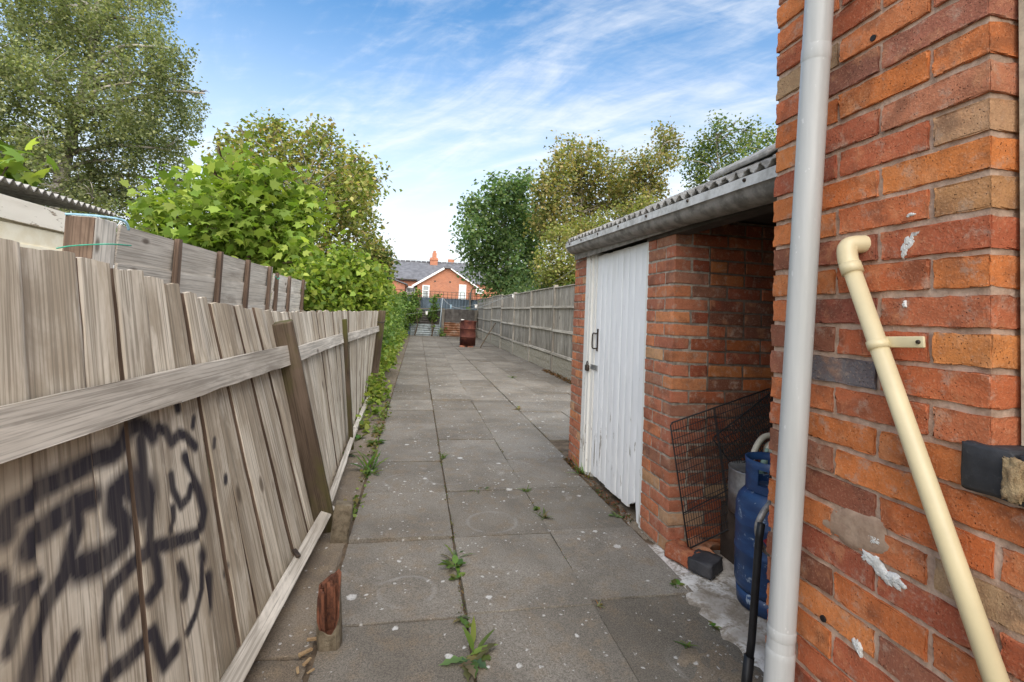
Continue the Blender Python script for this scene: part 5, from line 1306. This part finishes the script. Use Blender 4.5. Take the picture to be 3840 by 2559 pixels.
tree('spindly_olive_tree', 'spindly olive-green tree leaning right over the outhouse roof', 17.,
     [(1500, 600), (1490, 480), (1500, 400), (1525, 330)], .07,
     [(1490, 380, 40), (1530, 330, 28), (1520, 300, 16), (1470, 420, 36), (1510, 430, 34), (1540, 370, 26), (1455, 400, 26), (1545, 300, 12), (1560, 325, 10), (1480, 470, 40), (1520, 290, 9)],
     4800, 18, .17, .13, G_OLIVE, KITE, 'bark_grey', .3, .9, 0, .4, 1., 'trees beyond the right fence')
tree('airy_green_tree', 'airy green tree against the sky beside the house corner', 16.,
     [(1660, 620), (1655, 460), (1650, 380), (1645, 310)], .07,
     [(1650, 330, 44), (1610, 360, 34), (1690, 350, 40), (1640, 400, 46), (1700, 400, 44), (1650, 285, 20), (1730, 330, 30), (1745, 380, 34), (1600, 410, 30), (1720, 300, 16), (1690, 285, 12), (1760, 320, 26), (1580, 370, 14), (1615, 320, 16), (1680, 440, 46), (1780, 360, 34)],
     6500, 18, .17, .125, G_DARK+G_YEL[:3], KITE, 'bark_grey', .3, .9, 0, .4, 1., 'trees beyond the right fence')
tree('golden_bush', 'golden-olive bush close behind the panel fence next to the outhouse', 13.5,
     [(1290, 740), (1290, 640), (1285, 570)], .05,
     [(1285, 555, 42), (1330, 560, 46), (1265, 600, 40), (1310, 620, 48), (1350, 530, 36), (1260, 640, 34), (1390, 510, 30), (1350, 600, 44), (1300, 650, 36), (1440, 490, 26), (1480, 470, 24), (1330, 640, 36)],
     9500, 9, .12, .095, G_OLIVE[:4]+G_YEL[:2], KITE, 'stem_brown', .3, .6, 0, .4, 1., None, 'bush')
bk = []
for i in range(9):
    y = 11.+i*1.6; bk.append((Vector((4.6+.3*math.sin(i*2), y, 1.5)), Vector((.8, 1.1, 1.2))))
hedge('back_hedge', 'dark hedge filling the space behind the right-hand panel fence', bk, 9000, .16, G_DARK, KITE, .18, stem=True)
# climbers at the far end
cl_ = []
for x, y, z, a, b in ((-.55, 24.7, .9, .35, .75), (-.1, 24.75, 1.15, .35, .5), (.75, 24.8, 1.05, .28, .45), (.80, 24.7, 1.75, .2, .5), (-.5, 26.6, 1.8, .4, .45), (-.05, 26.7, 2.0, .2, .45), (-.9, 26.2, 1.6, .5, .7), (1.25, 24.7, .15, .16, .2), (2.7, 26.6, 1.2, .2, .4)):
    cl_.append((Vector((x, y, z)), Vector((a, .15, b))))
hedge('climbing_bindweed', 'green climber tangled through the tin sheets and old posts', cl_, 2600, .10, G_HEDGE, IVY, .07, cat='climber')
# ivy and weeds creeping over the edging: ground cover
gc = []
for i in range(30):
    y = 6.3+i*.55; w = .16+.05*math.sin(i*2.3)
    gc.append((Vector((-.66+.05*math.sin(i*1.3), y, .10+.07*math.sin(i*.9)**2+(.12 if y > 8 else 0))), Vector((w+.06, .36, .16+.05*math.sin(i)))))
gc += [(Vector((-.52, 7.0, .08)), Vector((.14, .35, .13))), (Vector((-.5, 6.1, .04)), Vector((.09, .3, .07))), (Vector((-.52, 5.3, .02)), Vector((.05, .3, .05)))]
p, k, ctr = sprays(gc, 7000, 7, .05, .3); ok = p[:, 2] > .0; p = p[ok]
o = leaf_mesh('ground_ivy', p, .06, tints(len(p), G_IVY+[(.28, .30, .07)], .18), IVY, None, .8, .2)
tag(o, 'creeping ivy and yellow-green weeds along the left edge of the paving', 'ground ivy', None, 'stuff')

# ------------------------------------------------------------------ weeds in the joints
rw = random.Random(9)
def weed(x, y, label, n=9, L=.10, w=.018, style='blade', z=0., cols=None, up=.9, group='weeds growing in the paving joints'):
    V = []; F = []; tint = []
    cols = cols or [(.12, .20, .035), (.17, .26, .05), (.10, .16, .04)]
    for i in range(n):
        a = rw.uniform(0, 6.28); l = L*rw.uniform(.55, 1.15); ww = w*rw.uniform(.7, 1.2); c = [q*rw.uniform(.75, 1.25) for q in rw.choice(cols)]
        el = rw.uniform(.25, 1.)*up; dx, dy = math.cos(a), math.sin(a); sx, sy = -dy, dx
        ox, oy = rw.uniform(-.02, .02)*(L/.1), rw.uniform(-.02, .02)*(L/.1); m_ = 7; b = len(V)
        for j in range(m_+1):
            f = j/m_; r = l*f*math.cos(el*(1-.25*f)); h = l*(math.sin(el)*f-.55*f*f*(.5+.5*(1-up)))
            if style == 'toothed': hw = ww*(math.sin(math.pi*min(1, f*.92+.08))**.8)*(1. if j % 2 else .48)
            elif style == 'ovate': hw = ww*math.sin(math.pi*(f*.9+.1))**.9 if f > .22 else ww*.12
            else: hw = ww*(1-f)**.7
            hw = max(hw, .0006)
            px, py, pz = x+ox+dx*r, y+oy+dy*r, z+max(.002, h)
            V += [(px-sx*hw, py-sy*hw, pz+hw*.25), (px, py, pz), (px+sx*hw, py+sy*hw, pz+hw*.25)]; tint += [c]*3
        for j in range(m_):
            q = b+j*3; F += [(q, q+3, q+4, q+1), (q+1, q+4, q+5, q+2)]
    o = obj('weed', V, F, M['leaf'], None, smooth=True)
    at_ = o.data.attributes.new('tint', 'FLOAT_COLOR', 'POINT'); at_.data.foreach_set('color', np.array([(*c, 1) for c in tint], np.float32).ravel())
    return tag(o, label, 'weed', group)
PALE = [(.15, .18, .075), (.20, .22, .10), (.11, .15, .06)]
BRT = [(.12, .19, .04), (.17, .24, .06), (.09, .15, .035)]
DRY = [(.24, .17, .08), (.16, .15, .05), (.28, .2, .1)]
weed(.264, 1.80, 'dandelion weed with toothed leaves nearest the camera in the centre joint', 10, .125, .021, 'toothed', up=.75, cols=PALE)
weed(.266, 1.85, 'upright shoot rising out of the nearest dandelion weed', 4, .12, .012, 'ovate', up=1.35, cols=BRT)
weed(.258, 2.07, 'small pale rosette in the centre joint above the nearest dandelion', 8, .055, .011, 'toothed', up=.6, cols=PALE)
weed(.260, 2.02, 'tiny bright tuft just below the pale rosette in the centre joint', 6, .04, .010, 'ovate', up=.9, cols=BRT)
weed(.259, 2.47, 'leafy clump in the centre joint right of the chalky ring', 16, .085, .014, 'ovate', up=.9, cols=BRT)
weed(.258, 2.57, 'spiky pale weed at the top of the leafy clump', 9, .10, .009, 'toothed', up=.8, cols=PALE)
weed(.258, 2.37, 'low green weed at the foot of the leafy clump', 10, .05, .012, 'ovate', up=.7, cols=BRT)
weed(.266, 2.80, 'tiny moss-like tuft at the crossing of two joints', 6, .035, .007, 'blade', up=.9, cols=DRY)
weed(.266, 2.97, 'faded brown tuft in the centre joint beyond the leafy clump', 6, .035, .006, 'blade', up=.9, cols=DRY)
weed(.278, 4.27, 'thin grassy tuft midway along the centre joint', 9, .10, .007, 'blade', up=1.25, cols=BRT)
weed(.49, 3.52, 'brownish sprawl of weed on a cross joint', 10, .07, .007, 'blade', up=.45, cols=DRY+PALE)
weed(.56, 3.52, 'greenish sprawl beside the brownish weed on the cross joint', 7, .06, .008, 'ovate', up=.5, cols=PALE)
weed(.852, 3.46, 'grass tuft in the right joint opposite the outhouse door', 9, .07, .007, 'blade', up=1.1, cols=BRT)
weed(.866, 3.01, 'larger grass tuft in the right joint nearer the open bay', 12, .085, .008, 'blade', up=1.05, cols=PALE)
weed(.862, 3.14, 'small leafy weed above the larger grass tuft in the right joint', 7, .05, .01, 'ovate', up=.8, cols=BRT)
weed(.86, 2.08, 'dry straw-coloured tuft in the right joint near the house', 8, .035, .005, 'blade', up=.9, cols=DRY)
weed(-.315, 4.01, 'tall bright fern-like weed at the left edge of the paving', 22, .20, .013, 'toothed', up=1.2, cols=BRT)
weed(-.30, 3.90, 'lower fronds in front of the tall fern-like weed', 12, .13, .011, 'toothed', up=.9, cols=BRT)
weed(-.325, 4.78, 'bright broad-leaved weed beyond the tall fern-like weed', 12, .13, .025, 'ovate', up=.8, cols=BRT)
weed(-.335, 5.15, 'yellow-green weed at the paving edge short of the ivy', 10, .09, .02, 'ovate', up=.8, cols=BRT+DRY)
weed(-.335, 5.6, 'brown seeding weed at the paving edge', 10, .08, .012, 'ovate', up=.8, cols=DRY)
weed(-.33, 5.95, 'small mixed weed just before the ground ivy', 10, .09, .014, 'ovate', up=.9, cols=BRT+DRY)
weed(-.345, 6.5, 'tuft of weed where the ground ivy begins', 12, .10, .014, 'ovate', up=.9, cols=PALE)
weed(-.312, 3.39, 'narrow weed strip beside the square post stub', 8, .06, .012, 'ovate', up=.9, cols=BRT)
weed(-.312, 3.20, 'tiny weed right behind the square post stub', 7, .05, .010, 'ovate', up=.9, cols=BRT)
weed(-.53, 4.40, 'dark weed at the foot of the thin lath', 12, .10, .016, 'ovate', up=1., cols=[(.06, .10, .03), (.09, .15, .04)])
weed(-.50, 4.95, 'yellow-green leaves beyond the thin lath', 10, .11, .026, 'ovate', up=.9, cols=BRT)
weed(-.55, 5.55, 'broad leaves hugging the bottom rail beyond the lath', 10, .13, .03, 'ovate', up=1., cols=BRT)
weed(1.306, 2.185, 'small sprig at the edge of the whitewashed floor', 8, .06, .011, 'ovate', z=.0, up=1., cols=BRT)
weed(1.40, 3.84, 'grass blades at the foot of the white door frame', 12, .15, .008, 'blade', up=1.35, cols=BRT)
weed(1.405, 3.72, 'brown dead weed in the corner of the door frame', 10, .09, .007, 'blade', up=1., cols=DRY)
weed(1.345, 2.99, 'small weed in the gap before the rotten door corner', 9, .06, .011, 'ovate', up=.8, cols=PALE)
weed(1.30, 1.885, 'tiny green sprout in the whitewashed floor edge', 6, .035, .008, 'ovate', up=.9, cols=BRT)
weed(1.12, 1.78, 'faint green tuft on the cracked slab by the house', 6, .05, .006, 'blade', up=1., cols=BRT)
weed(1.41, 6.4, 'small green weed on the paving past the outhouse corner', 9, .10, .014, 'ovate', up=.9, cols=DRY+BRT)
weed(1.97, 9.6, 'green tuft on a far joint near the panel fence', 9, .12, .016, 'ovate', up=.9, cols=BRT)
# dead leaves swept against the threshold and the far fence foot
def litter(name, label, boxes, n, size, cols):
    pos = []
    for i in range(n):
        x0, x1, y0, y1, z = rw.choice(boxes); pos.append((rw.uniform(x0, x1), rw.uniform(y0, y1), z+rw.uniform(0, .02)))
    p = np.array(pos); o = leaf_mesh(name, p, size, tints(len(p), cols, .25), KITE, None, 1.6, 0); return tag(o, label, 'leaf litter', None, 'stuff')
litter('leaf_litter', 'brown dead leaves and moss caught along the outhouse threshold', [(1.365, 1.44, 2.9, 3.85, -.004), (1.37, 1.41, 3.8, 4.25, -.004)], 420, .022, [(.17, .06, .03), (.12, .08, .04), (.22, .11, .05), (.08, .10, .03)])
litter('leaf_litter', 'brown leaves blown against the foot of the panel fence', [(2.95, 3.1, 8.4, 11.0, .0)], 420, .06, [(.17, .08, .04), (.12, .08, .04), (.22, .13, .06)])

def joint_growth(name, label, runs, n, size, cols, hgt):
    pos = []
    for i in range(n):
        x, y0, y1, w = rw.choice(runs); y = rw.uniform(y0, y1)
        if math.sin(y*9+x*5)+math.sin(y*23.)*.6+rw.uniform(-.8, .8) < .1: continue
        pos.append((x+rw.gauss(0, w), y, rw.uniform(.0, hgt)))
    p = np.array(pos); o = leaf_mesh(name, p, size, tints(len(p), cols, .25), KITE, None, .5, 0); return tag(o, label, 'ground cover', None, 'stuff')
joint_growth('edge_weeds', 'strip of tiny weeds filling the joint between paving and concrete edging', [(-.325, 3.1, 6.6, .018), (-.33, 4.6, 6.6, .03)], 900, .034, [(.13, .20, .04), (.19, .26, .06), (.22, .18, .07)], .05)
joint_growth('joint_moss', 'moss and dead bits caught in the joints between the slabs', [(.268, 1.4, 9., .006), (.842, 1.9, 9., .006), (.268, 2.1, 4.5, .01), (1.414, 4.4, 12., .008)], 1500, .012, [(.16, .11, .05), (.12, .12, .04), (.24, .15, .07), (.10, .14, .04)], .006)
